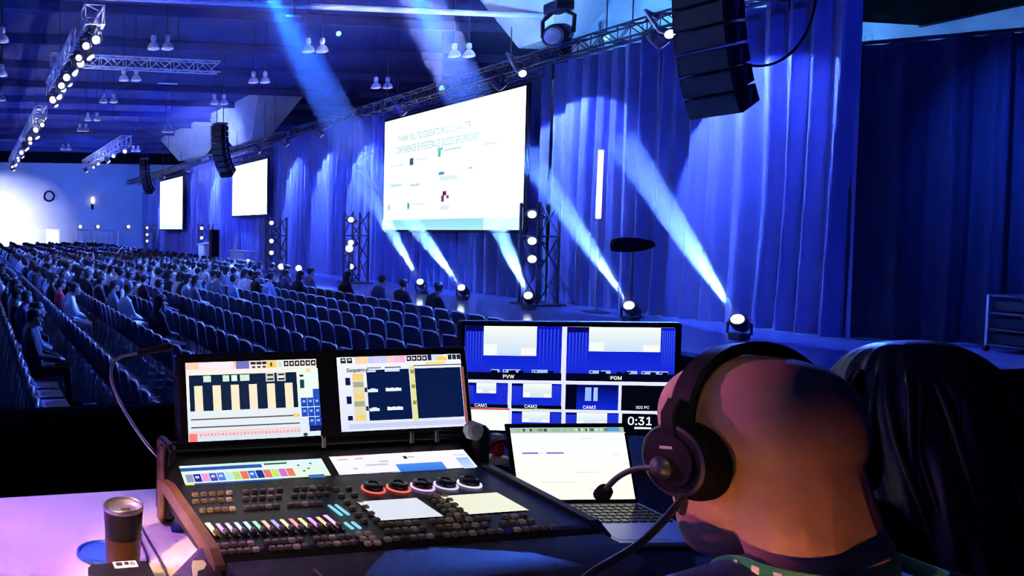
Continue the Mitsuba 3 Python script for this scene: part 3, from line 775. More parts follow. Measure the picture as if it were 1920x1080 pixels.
# far lectern, table and loudspeaker on the stage
b = stage_at(455, 13.0)
k = thing('stage_table', 'white topped table on the far stage below the middle screen', 'table')
w = 2.0
part(k, 'top', box(b + [0, 0, 0.9], [0.7, w, 0.06], 0.01), 'm_white')
for sx in (-1, 1):
    for sy in (-1, 1):
        part(k, 'leg', box(b + [sx * 0.28, sy * (w / 2 - 0.08), 0.44], [0.05, 0.05, 0.87]), 'm_alu')
part(k, 'front_panel', box(b + [-0.3, 0, 0.5], [0.03, w - 0.2, 0.7]), 'm_white')
b = stage_at(387, 12.6)
k = thing('lectern', 'white boxy lectern on the far stage beside a dark speaker', 'lectern')
part(k, 'body', box(b + [0, 0, 0.55], [0.6, 1.0, 1.1], 0.03), 'm_white')
part(k, 'top', prism([[-0.38, 1.1], [0.38, 1.1], [0.38, 1.28], [-0.38, 1.16]], b + [0, -0.55, 0], [1, 0, 0], [0, 0, 1], [0, 1, 0], 1.1), 'm_white')
b = stage_at(402, 12.2)
k = thing('column_speaker', 'tall dark column speaker on the far stage right of the lectern', 'speaker')
part(k, 'cabinet', box(b + [0, 0, 1.0], [0.4, 0.42, 1.9], 0.03), 'm_speaker')
part(k, 'grille', box(b + [-0.21, 0, 1.05], [0.03, 0.36, 1.7], 0.01), 'm_grille')
part(k, 'foot', box(b + [0, 0, 0.03], [0.5, 0.5, 0.06], 0.01), 'm_dark_metal')
b = stage_at(447, 12.9)
k = thing('leaning_board', 'narrow pink-white board leaning above the far white table', 'board')
p0, p1 = at_x(441, 466, 13.0), at_x(449, 446, 13.0)
p0[2] = STAGE_Z + 0.935
part(k, 'plank', prism([[-0.1, -0.1], [0.1, -0.1], [0.1, 0.1], [-0.1, 0.1]], p0 - [0, 0, 0.0], [0.4, 0, 0], [0, 1, 0], (p1 + [0, 0.4, 0.1] - p0), 1.0), 'm_white')
# equipment rack at the right edge
b = at_z(1912, 664, STAGE_Z)
k = thing('equipment_rack', 'open equipment rack on castors at the right edge by the dark drape', 'rack')
W, D_, Hh = 0.75, 0.6, 0.82
for sx in (0, 1):
    for sy in (-1, 1):
        part(k, 'post', box(b + [sx * W - 0.15, sy * D_ / 2, 0.1 + Hh / 2], [0.035, 0.035, Hh], 0.004), 'm_alu')
        part(k, 'castor', lathe([[0, -0.02], [0.045, -0.02], [0.05, 0], [0.045, 0.02], [0, 0.02]], 14, b + [sx * W - 0.15, sy * D_ / 2, 0.052], [0, 1, 0]), 'm_black')
for j, z in enumerate((0.11, 0.36, 0.62, 0.90)):
    part(k, 'shelf', box(b + [W / 2 - 0.15, 0, z], [W, D_, 0.03], 0.004), 'm_dark_metal')
for j, z in enumerate((0.22, 0.47, 0.75)):
    q = part(k, 'unit', box(b + [W / 2 - 0.15, 0.02, z], [W * 0.9, D_ * 0.85, 0.17], 0.01), 'm_black_gloss')
    for i in range(4):
        put(q + ('__knob' if i == 0 else f'__knob_{i:03d}'), lathe([[0, 0], [0.022, 0], [0.018, 0.025], [0, 0.025]], 12, b + [W * (0.2 + 0.2 * i) - 0.15, 0.02 - D_ * 0.425, z], [0, -1, 0]), 'm_alu')


# ================================================================ chairs and audience
ROWS = [0.62 + 1.075 * i for i in range(9)]
def cham(c, s, b): return box(c, s, b)


bk = box([0, 0, 0], [0.05, 0.43, 0.40], 0.015).subdivide().subdivide()
bv = bk.vertices.copy(); bv[:, 0] += -0.25 * bv[:, 1] ** 2 * 1.2 - 0.10 * (bv[:, 2]); bk.vertices = bv + [0.0, 0, 0.665]
CH = {'backrest': (mikit.ply(bk, 'm_back', 40), 'm_back'),
      'seat': (mikit.ply(box([0.25, 0, 0.435], [0.43, 0.44, 0.07], 0.025), 'm_seat', 30), 'm_seat'),
      'top_rail': (mikit.ply(tube([[-0.045, -0.215, 0.82], [-0.055, -0.19, 0.872], [-0.03, 0, 0.882], [-0.055, 0.19, 0.872], [-0.045, 0.215, 0.82]], 0.014, 6), 'm_chair_frame', True), 'm_chair_frame')}
LEGS = [mikit.ply(tube(q, 0.0125, 6), 'm_chair_leg', True) for q in (
    [[-0.045, -0.222, 0.84], [0.02, -0.222, 0.45], [-0.05, -0.222, 0.0]], [[-0.045, 0.222, 0.84], [0.02, 0.222, 0.45], [-0.05, 0.222, 0.0]],
    [[0.43, -0.21, 0.43], [0.45, -0.21, 0.0]], [[0.43, 0.21, 0.43], [0.45, 0.21, 0.0]])]
FRAME = mikit.ply(cat([tube(q, 0.0125, 5) for q in ([[-0.045, -0.222, 0.84], [0.02, -0.222, 0.45], [-0.05, -0.222, 0.0]], [[-0.045, 0.222, 0.84], [0.02, 0.222, 0.45], [-0.05, 0.222, 0.0]], [[0.43, -0.21, 0.43], [0.45, -0.21, 0.0]], [[0.43, 0.21, 0.43], [0.45, 0.21, 0.0]])]), 'm_chair_frame', True)


def hidden(u, v):
    return v > 768 or (330 < u < 885 and v > 690) or (868 < u < 1278 and v > 640) or (1245 < u) or u < -60


START = [10.3, 14.2, 13.4, 14.6, 16.2, 17.4, 18.2, 19.4, 20.3]       # from here on the row is taken
spots = []
for r, x in enumerate(ROWS):
    y = 5.6 + 0.13 * (r % 3)
    while y < 60:
        u, v, d = project([x, y, 0.86])
        if not hidden(u, v): spots.append((d, r, x, y))
        y += 0.505
spots.sort()
ORD = ['leftmost row', 'second row from the left', 'third row from the left', 'fourth row from the left', 'fifth row', 'fourth row from the stage', 'third row from the stage', 'second row from the stage', 'row nearest the stage']
far_chairs = []
empty_n = [0] * 9
for n_, (d, r, x, y) in enumerate(spots):
    if n_ >= 290:
        far_chairs.append((x, y)); continue
    if y > START[r]:
        k = thing('audience_chair', f'dark blue padded chair under the seated crowd in the {ORD[r]}', 'chair', f'chairs under the crowd in the {ORD[r]}')
    else:
        k = thing('audience_chair', f'{ORDINAL[empty_n[r]]} visible dark blue chair from the near end of the {ORD[r]}', 'chair', f'dark blue chairs of the {ORD[r]}')
        empty_n[r] += 1
    tf = T().translate([x, y, 0]).rotate([0, 0, 1], rng.uniform(-3, 3))
    for nm in ('seat', 'backrest', 'top_rail'):
        part(k, nm, CH[nm][0], CH[nm][1], to_world=tf)
    if n_ < 130:
        for L in LEGS: part(k, 'leg', L, 'm_chair_leg', to_world=tf)
    else:
        part(k, 'frame', FRAME, 'm_chair_leg', to_world=tf)
sm = cat([box([0, 0, 0.66], [0.05, 0.43, 0.42]), box([0.25, 0, 0.44], [0.43, 0.43, 0.08]), box([0.2, -0.2, 0.2], [0.03, 0.03, 0.4]), box([0.2, 0.2, 0.2], [0.03, 0.03, 0.4])])
fc = np.array(far_chairs)
V = (sm.vertices[None] + np.concatenate([fc, np.zeros((len(fc), 1))], 1)[:, None]).reshape(-1, 3)
F = (sm.faces[None] + (np.arange(len(fc)) * len(sm.vertices))[:, None, None]).reshape(-1, 3)
single('far_chairs', trimesh.Trimesh(V, F, process=False), 'm_seat', 'dark chairs under the farthest part of the crowd', 'chairs', kind='stuff')


# seated people, facing the stage (+x)
def person_meshes(seed, hair='short', raise_arm=False, seg=9, lean=None, twist=None, stand=False):
    r = random.Random(seed)
    lean = r.uniform(-0.03, 0.14) if lean is None else lean
    tw = r.uniform(-0.5, 0.5) if twist is None else twist
    up = 0.42 if stand else 0.0
    hip = np.array([0.16, 0, 0.56 + up]); ch = np.array([0.10 + lean * 0.6, 0, 0.90 + up]); nk = np.array([0.10 + lean, 0, 1.06 + up])
    hd = nk + [0.035 + lean * 0.3, r.uniform(-0.02, 0.02), 0.135]
    sh = [nk + [-0.01, s * 0.165, -0.075] for s in (-1, 1)]
    ends = []
    for s, q in zip((-1, 1), sh):
        if raise_arm and s == 1: ends.append((q + [0.10, 0.20, 0.06], q + [0.18, 0.42, 0.16]))
        else: ends.append((q + [0.06 + r.uniform(-0.03, 0.05), s * 0.035, -0.26], hip + [0.30, s * r.uniform(0.03, 0.12), 0.08 + r.uniform(0, 0.05)]))

    def trunk(g):
        out = [m3.Manifold.batch_hull([msphere(hip + [0, s * 0.08, -0.04], 0.105 + g, seg) for s in (-1, 1)] + [msphere(ch + [0, s * 0.09, 0], 0.108 + g, seg) for s in (-1, 1)]),
               m3.Manifold.batch_hull([msphere(ch + [0, s * 0.09, 0], 0.108 + g, seg) for s in (-1, 1)] + [msphere(q, 0.064 + g, seg) for q in sh] + [msphere(nk + [-0.01, 0, -0.02], 0.06 + g, seg)])]
        for q, (el, hn) in zip(sh, ends): out += [bone(q, 0.056 + g, el, 0.046 + g, seg), bone(el, 0.045 + g, hn, 0.036 + g, seg)]
        return out

    cl = trunk(0.0)
    hands = [bone(hn, 0.032, hn + (hn - el) * 0.22, 0.026, seg) for el, hn in ends] + trunk(-0.014)
    legs = []
    for s in (-1, 1):
        kn = hip + ([0.42, s * 0.10, -0.06] if not stand else [0.03, s * 0.09, -0.45]); ft = np.array([kn[0] + 0.03, kn[1], 0.02])
        legs += [bone(hip + [0, s * 0.08, -0.05], 0.085, kn, 0.06, seg), bone(kn, 0.058, ft, 0.042, seg), bone(ft, 0.042, ft + [0.14, 0, -0.02], 0.034, seg)]
    c, s_ = math.cos(tw), math.sin(tw)
    turn = lambda v: hd + np.array([v[0] * c - v[1] * s_, v[0] * s_ + v[1] * c, v[2]])
    skin = [m3.Manifold.batch_hull([msphere(turn([0, 0, 0.02]), 0.085, seg + 3), msphere(turn([-0.015, 0, 0.035]), 0.085, seg + 3), msphere(turn([0.045, 0, -0.065]), 0.045, seg)]), bone(nk, 0.052, hd, 0.05, seg), bone(turn([0.085, 0, 0.0]), 0.012, turn([0.108, 0, -0.025]), 0.013, 6)] + hands
    if hair == 'short':
        hr = [m3.Manifold.batch_hull([msphere(turn([-0.025, 0, 0.045]), 0.093, seg + 3), msphere(turn([0.02, 0, 0.065]), 0.078, seg + 3), msphere(turn([-0.055, 0, 0.0]), 0.06, seg)])]
    elif hair == 'long':
        hr = [m3.Manifold.batch_hull([msphere(turn([-0.02, 0, 0.045]), 0.097, seg + 3), msphere(turn([0.02, 0, 0.065]), 0.08, seg + 3), msphere(turn([-0.05, 0, -0.03]), 0.085, seg + 3)]),
              m3.Manifold.batch_hull([msphere(turn([-0.05, 0, 0.0]), 0.085, seg), msphere(turn([-0.075, 0.05, -0.2]), 0.045, seg), msphere(turn([-0.075, -0.05, -0.2]), 0.045, seg)])]
    else:
        hr = [m3.Manifold.batch_hull([msphere(turn([-0.03, 0, 0.04]), 0.088, seg + 3), msphere(turn([-0.05, 0, 0.0]), 0.07, seg), msphere(turn([0.0, 0, 0.06]), 0.08, seg)]), msphere(turn([-0.10, 0, 0.09]), 0.045, seg)]
    J = lambda ms: m3.Manifold.batch_boolean(ms, m3.OpType.Add)
    return {'body': J(skin), 'clothes': J(cl + legs), 'hair': J(hr)}


VARIANTS = []
for i in range(8):
    h = ['short', 'long', 'short', 'bun', 'short', 'long', 'short', 'short'][i]
    VARIANTS.append((h, {k: mikit.ply(m, 'm_crowd_skin', True) for k, m in person_meshes(100 + i, h, i == 6, 8).items()}))
HAIRWORD = {'short': 'short dark hair', 'long': 'long dark hair', 'bun': 'a dark bun'}


def seat_person(x, y, variant, color, label=None, group=None, rot=0.0, meshes=None, z=0.05, row=''):
    h, M = VARIANTS[variant] if meshes is None else ('short', meshes)
    k = thing('person', label or f'person with {HAIRWORD[h]}, in {color}, seated in the {row}', 'person', group if label is None or group else None)
    if label is None: labels[k]['group'] = f'people with {HAIRWORD[h]} in {color}, {row}'
    tf = T().translate([x + 0.05, y, z]).rotate([0, 0, 1], rot)
    part(k, 'body', M['body'], 'm_crowd_skin', to_world=tf)
    part(k, 'clothes', M['clothes'], 'm_crowd_' + color.replace(' ', '_'), to_world=tf)
    part(k, 'hair', M['hair'], 'm_crowd_hair', to_world=tf)
    return k


def y_of(u, x): return at_x(u, 430, x)[1]


SPECIAL = [  # row, column in the photograph, variant, colour, label, rotation
    (8, 806, 0, 'black', 'person in black at the right end of the front row, arm along the chairs', 0, 6), (8, 752, 2, 'black', 'person in black with short hair second from the right in the front row', 8, None),
    (8, 698, 4, 'navy', 'person in dark blue seated alone in the front row below the far tower', -5, None), (8, 637, 5, 'black', 'person with long hair in black, leftmost of four in the front row', 0, None),
    (2, 283, 1, 'black', 'person with long dark hair in black sitting alone ahead of the crowd', 10, None), (0, 50, 0, 'black', 'person in black seated nearest the camera at the far left', -8, None),
    (1, 105, 7, 'red', 'person in a bright red top seated near the left edge', 0, None), (2, 140, 1, 'black', 'dark-haired person in black seated right of the red top', 6, None), (2, 160, 0, 'black', 'person in black beside the red top, at the head of the third row', 20, None),
    (5, 358, 6, 'white', 'person in a pale shirt stretching an arm along the chair backs', 0, 6), (5, 432, 7, 'pale blue', 'person in pale blue heading the fourth row from the stage', 0, None),
    (6, 492, 3, 'pale blue', 'person with a bun in pale blue heading the third row from the stage', 0, None), (6, 476, 2, 'black', 'person in black heading the third row from the stage', 0, None), (7, 548, 5, 'black', 'person with long hair in black heading the second row from the stage', 0, None),
    (7, 530, 0, 'navy', 'person in dark blue second in the second row from the stage', 0, None), (8, 578, 0, 'grey', 'person in grey with short hair in the front row near the stage tower', 0, None)]
taken = set()
for (r, u, vr, col, lab, rot, arm) in SPECIAL:
    x = ROWS[r]; y = y_of(u, x + 0.1)
    seat_person(x + 0.02, y, arm if arm is not None else vr, col, lab, rot=rot)
    taken.add((r, y))
cand = []
for (d, r, x, y) in spots:
    if y > START[r] and rng.random() < (0.86 if y > START[r] + 4 else 0.62) and not any(q == r and abs(y - c) < 0.46 for q, c in taken):
        cand.append((d, r, x, y))
COLS = ['black'] * 4 + ['navy'] * 2 + ['grey'] * 3 + ['pale blue'] * 4 + ['white'] * 5 + ['red'] * 1 + ['violet'] * 1
far_people = []
for n_, (d, r, x, y) in enumerate(cand):
    if n_ < 280:
        seat_person(x + rng.uniform(-0.02, 0.03), y + rng.uniform(-0.04, 0.04), rng.randrange(8), rng.choice(COLS[:18] if rng.random() < 0.9 else COLS), rot=rng.uniform(-12, 12), row=ORD[r])
    else:
        far_people.append((x, y))
low = {k: m for k, m in person_meshes(5, 'short', False, 6).items()}
LV, LF, LK, nv = [], [], [], 0
for (x, y) in far_people:
    a = rng.uniform(-0.3, 0.3); c, s = math.cos(a), math.sin(a)
    R = np.array([[c, -s, 0], [s, c, 0], [0, 0, 1]]) * rng.uniform(0.95, 1.06)
    col = CROWD[rng.choice(COLS)]
    for nm, kk in (('body', (0.36, 0.24, 0.19)), ('clothes', col), ('hair', (0.012, 0.011, 0.014))):
        v, f, _ = mk.arrays(low[nm])
        LV.append(v @ R.T + [x + 0.05, y, 0.05]); LF.append(f + nv); LK.append(np.tile(kk, (len(v), 1))); nv += len(v)
if far_people:
    single('far_crowd', trimesh.Trimesh(np.vstack(LV), np.vstack(LF), process=False), 'm_vertex', 'farthest part of the seated crowd towards the far wall', 'crowd', kind='stuff', color=np.vstack(LK))

# ================================================================ the control desk
TABLE_Z = 1.76
k = thing('fence_drape', 'low black drape fence between the control desk and the chairs', 'drape')
FY, FZ = 2.45, 1.842
for i in range(6):
    part(k, 'panel', drape([-1.9 + 1.35 * i, FY], [-1.9 + 1.35 * (i + 1) + 0.02, FY], 1.03, FZ - 0.02, 140 + i, 0.03, 0.16, 0.03, 6), 'm_black_cloth', True)
part(k, 'pipe', beam([-1.95, FY, FZ - 0.015], [6.3, FY, FZ - 0.015], 0.02), 'm_black')
for x in (-1.9, 0.8, 3.5, 6.2):
    part(k, 'post', beam([x, FY + 0.05, 0.0], [x, FY + 0.05, FZ - 0.03], 0.02), 'm_black')


def table(x0, x1, y0, y1, label, m, cloth=False):
    k = thing('desk_table', label, 'table')
    part(k, 'top', box([(x0 + x1) / 2, (y0 + y1) / 2, TABLE_Z - 0.02], [x1 - x0, y1 - y0, 0.04], 0.006), m)
    for x in (x0 + 0.08, x1 - 0.08):
        for y in (y0 + 0.08, y1 - 0.08):
            part(k, 'leg', beam([x, y, 1.02], [x, y, TABLE_Z - 0.04], 0.018), 'm_dark_metal', 40)
    if cloth:
        part(k, 'skirt', drape([x0, y0 - 0.02], [x1, y0 - 0.02], 1.04, TABLE_Z - 0.03, 77, 0.012, 0.14, 0.03, 5), 'm_black_cloth', True)
    else:
        part(k, 'apron', box([(x0 + x1) / 2, y1 - 0.03, TABLE_Z - 0.08], [x1 - x0 - 0.1, 0.02, 0.08]), 'm_dark_metal')
    return k


table(-1.55, 0.60, 1.07, 1.868, 'white topped table lit pink at the lower left', 'm_table')
table(0.605, 3.2, 1.07, 2.22, 'black clothed table carrying the laptop and the monitors', 'm_black_cloth', True)

# ---------------------------------------------------------------- lighting console
PN = np.array([0, -0.04, 1.0]); PN /= np.linalg.norm(PN)
PE = np.array([0, 1.0, 0.04]); PE /= np.linalg.norm(PE)
PP = np.array([0.5, 1.26, 1.860])
def pan(u, v): return plane_hit(u, v, PP, PN)


con = thing('lighting_console', 'black lighting control console with lit screens, wheels and rows of keys', 'control console')
CX0, CX1 = 0.452, 1.235
prof = [(1.235, 1.822), (1.235, 1.842), (1.25, 1.857), (1.26, 1.860), (1.568, 1.8723), (1.585, 1.874), (1.66, 1.912), (1.73, 1.912), (1.74, 1.90), (1.74, 1.80), (1.42, 1.80)]
part(con, 'body', prism(prof, [CX0, 0, 0], [0, 1, 0], [0, 0, 1], [1, 0, 0], CX1 - CX0), 'm_console')
part(con, 'base', box([(CX0 + CX1) / 2, 1.57, 1.7815], [CX1 - CX0 - 0.14, 0.30, 0.039], 0.006), 'm_console')
for sx, x in ((0, CX0 - 0.012), (1, CX1 + 0.012)):
    part(con, 'side_rail', prism([(1.23, 1.838), (1.23, 1.849), (1.26, 1.868), (1.56, 1.882), (1.62, 1.872), (1.60, 1.850), (1.30, 1.840)], [x - 0.010, 0, 0], [0, 1, 0], [0, 0, 1], [1, 0, 0], 0.020), 'm_cheek' if sx == 0 else 'm_console')
part(con, 'cheek', box([CX0 + 0.008, 1.675, 1.856], [0.030, 0.095, 0.187], 0.010), 'm_console')
part(con, 'cheek_edge', box([CX0 - 0.012, 1.645, 1.858], [0.012, 0.040, 0.192], 0.005), 'm_cheek', label='tan edge of the left cheek')
part(con, 'cheek', box([CX1 + 0.045, 1.675, 1.860], [0.05, 0.10, 0.196], 0.012), 'm_console')
part(con, 'locking_knob', lathe([[0, 0], [0.020, 0], [0.024, 0.006], [0.024, 0.02], [0.018, 0.026], [0, 0.026]], 8, at_y(880, 806, 1.615), [0.1, -1, 0.1]), 'm_lamp_shell')
part(con, 'hinge_bar', beam([CX0 + 0.02, 1.675, 1.9265], [CX1 + 0.04, 1.675, 1.9265], 0.0165, 16), 'm_black_gloss', 40)
for x in (0.86, 1.10, 1.17):
    part(con, 'hinge_clip', box([x, 1.658, 1.930], [0.012, 0.01, 0.03], 0.002), 'm_steel')
part(con, 'palm_rest', cat([prism([(1.10, 1.805), (1.105, 1.825), (1.13, 1.842), (1.18, 1.852), (1.228, 1.854), (1.234, 1.835), (1.234, 1.822)], [CX0 + 0.0, 0, 0], [0, 1, 0], [0, 0, 1], [1, 0, 0], CX1 - CX0)]), 'm_rest', 30)
part(con, 'seam', box([0.60, 1.175, 1.8512], [0.004, 0.10, 0.002]), 'm_cheek')

# upper display housing
DB, DT = np.array([0, 1.66, 1.923]), np.array([0, 1.70, 2.154])
dey = (DB - DT) / np.linalg.norm(DB - DT)
dn_ = np.cross(dey, [1, 0, 0]); dn_ /= np.linalg.norm(dn_)
if dn_[1] > 0: dn_ = -dn_
def disp(u, v, off=0.0): return plane_hit(u, v, DB + dn_ * off, dn_)
def rect_on(fn, tl, tr, br, bl):
    """The upright rectangle through four pixels: (x0, x1, top point, bottom point)."""
    a, b, c, d = fn(*tl), fn(*tr), fn(*br), fn(*bl)
    x0, x1 = (a[0] + d[0]) / 2, (b[0] + c[0]) / 2
    t, m = (a + b) / 2, (c + d) / 2
    return x0, x1, t, m
x0, x1, t, m = rect_on(disp, (328, 664), (887, 650), (880, 817), (338, 848))
ctr = (t + m) / 2; ctr[0] = (x0 + x1) / 2
hs = box([0, 0, 0], [x1 - x0, np.linalg.norm(t[1:] - m[1:]), 0.034], 0.006)
hs.apply_transform(frame_tf(ctr - dn_ * 0.019, np.array([1.0, 0, 0]), -dey, dn_))
dis = part(con, 'display_housing', hs, 'm_console')
put(dis + '__back_rib', box(ctr - dn_ * 0.045, [0.5, 0.03, 0.10], 0.01), 'm_console')


def screen_panel(fn, corners, content, parent, weight, sub=None, label=None, lift=0.0016, n=None):
    x0, x1, t, m = rect_on(fn, *corners)
    n = dn_ if n is None else n
    tl, tr, bl = np.array([x0, t[1], t[2]]) + n * lift, np.array([x1, t[1], t[2]]) + n * lift, np.array([x0, m[1], m[2]]) + n * lift
    p = Panel(tl, tr, bl)
    content(p)
    if sub: return p.put(sub, weight, 'screen', label)
    return p.put(parent, weight, 'screen', label)


NAVY, CREAM = (10, 34, 66), (255, 238, 200)


def upper_left(p):
    p.rect(0, 0, 1, 1, (255, 246, 232), (224, 240, 255))
    p.rect(0, 0, 0.38, 0.09, (255, 214, 190)); p.rect(0.1, 0.0, 0.36, 0.085, (255, 240, 250)); p.rect(0.38, 0.0, 0.48, 0.10, (120, 120, 200))
    for i in range(3): p.rect(0.49 + 0.045 * i, 0.015 + 0.0 * i, 0.53 + 0.045 * i, 0.05, (40, 40, 50)); p.rect(0.50 + 0.04 * i, 0.07, 0.525 + 0.04 * i, 0.095, (60, 60, 70))
    p.rect(0.61, 0.01, 0.69, 0.10, (255, 214, 120)); p.rect(0.64, 0.03, 0.655, 0.08, (90, 70, 30)); p.rect(0.70, 0.02, 0.73, 0.09, (200, 230, 240))
    for i in range(6): p.rect(0.745 + 0.042 * i, 0.015, 0.78 + 0.042 * i, 0.085, (30, 30, 34)); p.rect(0.755 + 0.042 * i, 0.035, 0.772 + 0.042 * i, 0.065, (240, 240, 240))
    p.rect(0.02, 0.165, 0.835, 0.62, NAVY)
    for i in range(6):
        x = 0.055 + 0.1365 * i
        p.rect(x, 0.30, x + 0.062, 0.62, (255, 240, 206))
    for x, w in ((0.125, 0.058), (0.27, 0.05), (0.335, 0.045), (0.40, 0.072)): p.rect(x, 0.175, x + w, 0.255, (214, 246, 224))
    p.rect(0.345, 0.19, 0.37, 0.24, (250, 255, 250))
    for x in (0.595, 0.68):
        p.rect(x, 0.165, x + 0.068, 0.275, (206, 206, 206)); p.rect(x + 0.012, 0.18, x + 0.058, 0.20, (20, 20, 20)); p.rect(x + 0.012, 0.235, x + 0.058, 0.255, (20, 20, 20))
    p.rect(0.69, 0.20, 0.735, 0.235, (230, 250, 240))
    p.rect(0.02, 0.715, 0.835, 0.732, (104, 96, 88)); p.rect(0.02, 0.815, 0.835, 0.832, (104, 96, 88))
    p.rect(0.79, 0.70, 0.83, 0.745, (255, 214, 110))
    p.rect(0.0, 0.87, 0.84, 1.0, (255, 214, 204), (214, 236, 255)); p.rect(0.0, 0.9, 0.06, 1.0, (255, 130, 120))
    for i in range(28): p.rect(0.08 + 0.027 * i, 0.905, 0.095 + 0.027 * i, 0.935, (255, 170, 176) if i % 3 else (200, 170, 214))
    p.rect(0.845, 0.12, 0.995, 0.72, (240, 255, 246)); p.rect(0.85, 0.20, 0.88, 0.225, (30, 40, 40)); p.rect(0.85, 0.265, 0.882, 0.375, (20, 70, 64)); p.rect(0.90, 0.12, 0.94, 0.17, (255, 224, 170))
    p.rect(0.945, 0.39, 0.995, 0.52, (40, 84, 190))
    for j in range(3):
        for i in range(3):
            if (i, j) == (0, 2): continue
            x, y = 0.848 + 0.05 * i, 0.50 + 0.125 * j
            p.rect(x, y, x + 0.047, y + 0.115, (34, 76, 190)); p.rect(x + 0.012, y + 0.03, x + 0.034, y + 0.06, (150, 190, 255))
    p.rect(0.90, 0.86, 0.99, 0.93, (20, 30, 90)); p.rect(0.85, 0.95, 0.88, 0.99, (60, 60, 70))


def upper_right(p):
    p.rect(0, 0, 1, 1, (244, 248, 255), (230, 234, 255))
    for i in range(2): p.rect(0.03 + 0.05 * i, 0.015, 0.07 + 0.05 * i, 0.085, (40, 40, 44)); p.rect(0.04 + 0.05 * i, 0.03, 0.062 + 0.05 * i, 0.05, (240, 240, 240))
    for i, c in enumerate(((255, 214, 180), (255, 224, 160), (206, 206, 250), (224, 206, 255), (200, 214, 255), (255, 214, 190), (250, 196, 226), (255, 180, 220))): p.rect(0.145 + 0.05 * i, 0.0, 0.193 + 0.05 * i, 0.095, c)
    for i in range(4): p.rect(0.555 + 0.042 * i, 0.01, 0.592 + 0.042 * i, 0.08, (26, 26, 34)); p.rect(0.562 + 0.042 * i, 0.03, 0.58 + 0.042 * i, 0.06, (240, 240, 240))
    p.rect(0.725, 0.0, 0.755, 0.08, (20, 34, 84)); p.rect(0.76, 0.0, 0.85, 0.08, (214, 230, 240)); p.rect(0.80, 0.03, 0.88, 0.085, (255, 214, 90))
    for i in range(3): p.rect(0.89 + 0.036 * i, 0.01, 0.92 + 0.036 * i, 0.075, (40, 40, 48))
    p.rect(0.70, 0.10, 0.86, 0.135, (255, 226, 140))
    p.text('Sequence', 0.065, 0.205, 0.05, (30, 36, 40)); p.rect(0.23, 0.15, 0.34, 0.165, (120, 120, 130)); p.rect(0.37, 0.15, 0.50, 0.165, (90, 90, 100)); p.rect(0.60, 0.14, 0.995, 0.153, (80, 84, 90))
    p.rect(0.22, 0.185, 0.56, 0.865, (4, 26, 74)); p.rect(0.60, 0.185, 0.98, 0.865, (4, 26, 74))
    p.rect(0.105, 0.22, 0.195, 0.865, (228, 224, 190))
    for y in (0.24, 0.34, 0.5, 0.6, 0.78): p.rect(0.11, y, 0.19, y + 0.07, (250, 214, 120) if y not in (0.34, 0.6) else (170, 176, 140))
    for y in (0.28, 0.53, 0.79): p.rect(0.05, y, 0.088, y + (0.10 if y < 0.7 else 0.06), (10, 22, 76))
    for y in (0.42, 0.67): p.rect(0.195, y, 0.215, y + 0.06, (40, 60, 60))
    for y in (0.445, 0.70):
        p.rect(0.22, y, 0.30, y + 0.04, (236, 244, 255)); p.rect(0.24, y - 0.012, 0.28, y + 0.03, (236, 244, 255))
        for i in range(6): p.rect(0.36 + 0.02 * i, y - 0.012 + 0.006 * (i % 2), 0.385 + 0.02 * i, y + 0.036, (240, 246, 255))
    p.rect(0.22, 0.19, 0.29, 0.215, (210, 226, 255)); p.rect(0.36, 0.18, 0.48, 0.215, (220, 230, 250))
    p.rect(0.56, 0.15, 0.60, 0.90, (236, 232, 160))
    for y in (0.20, 0.40, 0.62): p.rect(0.565, y, 0.595, y + 0.05, (150, 156, 84))
    p.rect(0.975, 0.18, 1.0, 0.95, (150, 84, 84)); p.rect(0.05, 0.90, 0.97, 0.96, (206, 212, 246))


screen_panel(disp, ((347, 681), (594, 672), (599, 817), (353, 828)), upper_left, con, 0.5, label='upper left screen with cream columns on navy')
screen_panel(disp, ((633, 671), (866, 662), (870, 797), (637, 812)), upper_right, con, 0.5, label='upper right screen with navy fields')

# the two low slanted screens
LB, LT = np.array([0, 1.588, 1.876]), np.array([0, 1.656, 1.9105])
ln = np.cross((LB - LT), [1, 0, 0]); ln /= np.linalg.norm(ln)
if ln[2] < 0: ln = -ln
def low(u, v): return plane_hit(u, v, LB, ln)


def low_left(p):
    p.rect(0, 0, 1, 1, (226, 246, 255), (236, 255, 214))
    p.rect(0.0, 0.10, 0.56, 0.24, (40, 84, 170)); p.rect(0.58, 0.08, 0.74, 0.15, (50, 70, 60)); p.rect(0.3, 0.0, 0.75, 0.09, (200, 250, 220))
    for i, c in enumerate(((150, 160, 200), (40, 40, 150), (240, 160, 220), (70, 80, 190), (90, 130, 220), (190, 240, 246), (190, 230, 130), (240, 120, 90), (60, 110, 220), (20, 50, 150), (240, 120, 120), (200, 240, 110), (220, 110, 220), (244, 120, 110))):
        p.rect(0.02 + 0.053 * i, 0.38, 0.068 + 0.053 * i, 0.70, c)
        if i in (1, 3, 4, 8): p.rect(0.03 + 0.053 * i, 0.46, 0.055 + 0.053 * i, 0.56, (206, 220, 255))
    p.rect(0.07, 0.78, 0.65, 0.98, (40, 90, 200)); p.rect(0.0, 0.78, 0.06, 0.98, (226, 240, 120))
    p.rect(0.84, 0.70, 0.95, 0.84, (60, 120, 190)); p.rect(0.80, 0.80, 0.83, 0.86, (20, 20, 20))
    for x, y in ((0.80, 0.25), (0.86, 0.4), (0.89, 0.2), (0.82, 0.5)): p.rect(x, y, x + 0.015, y + 0.06, (60, 110, 90))


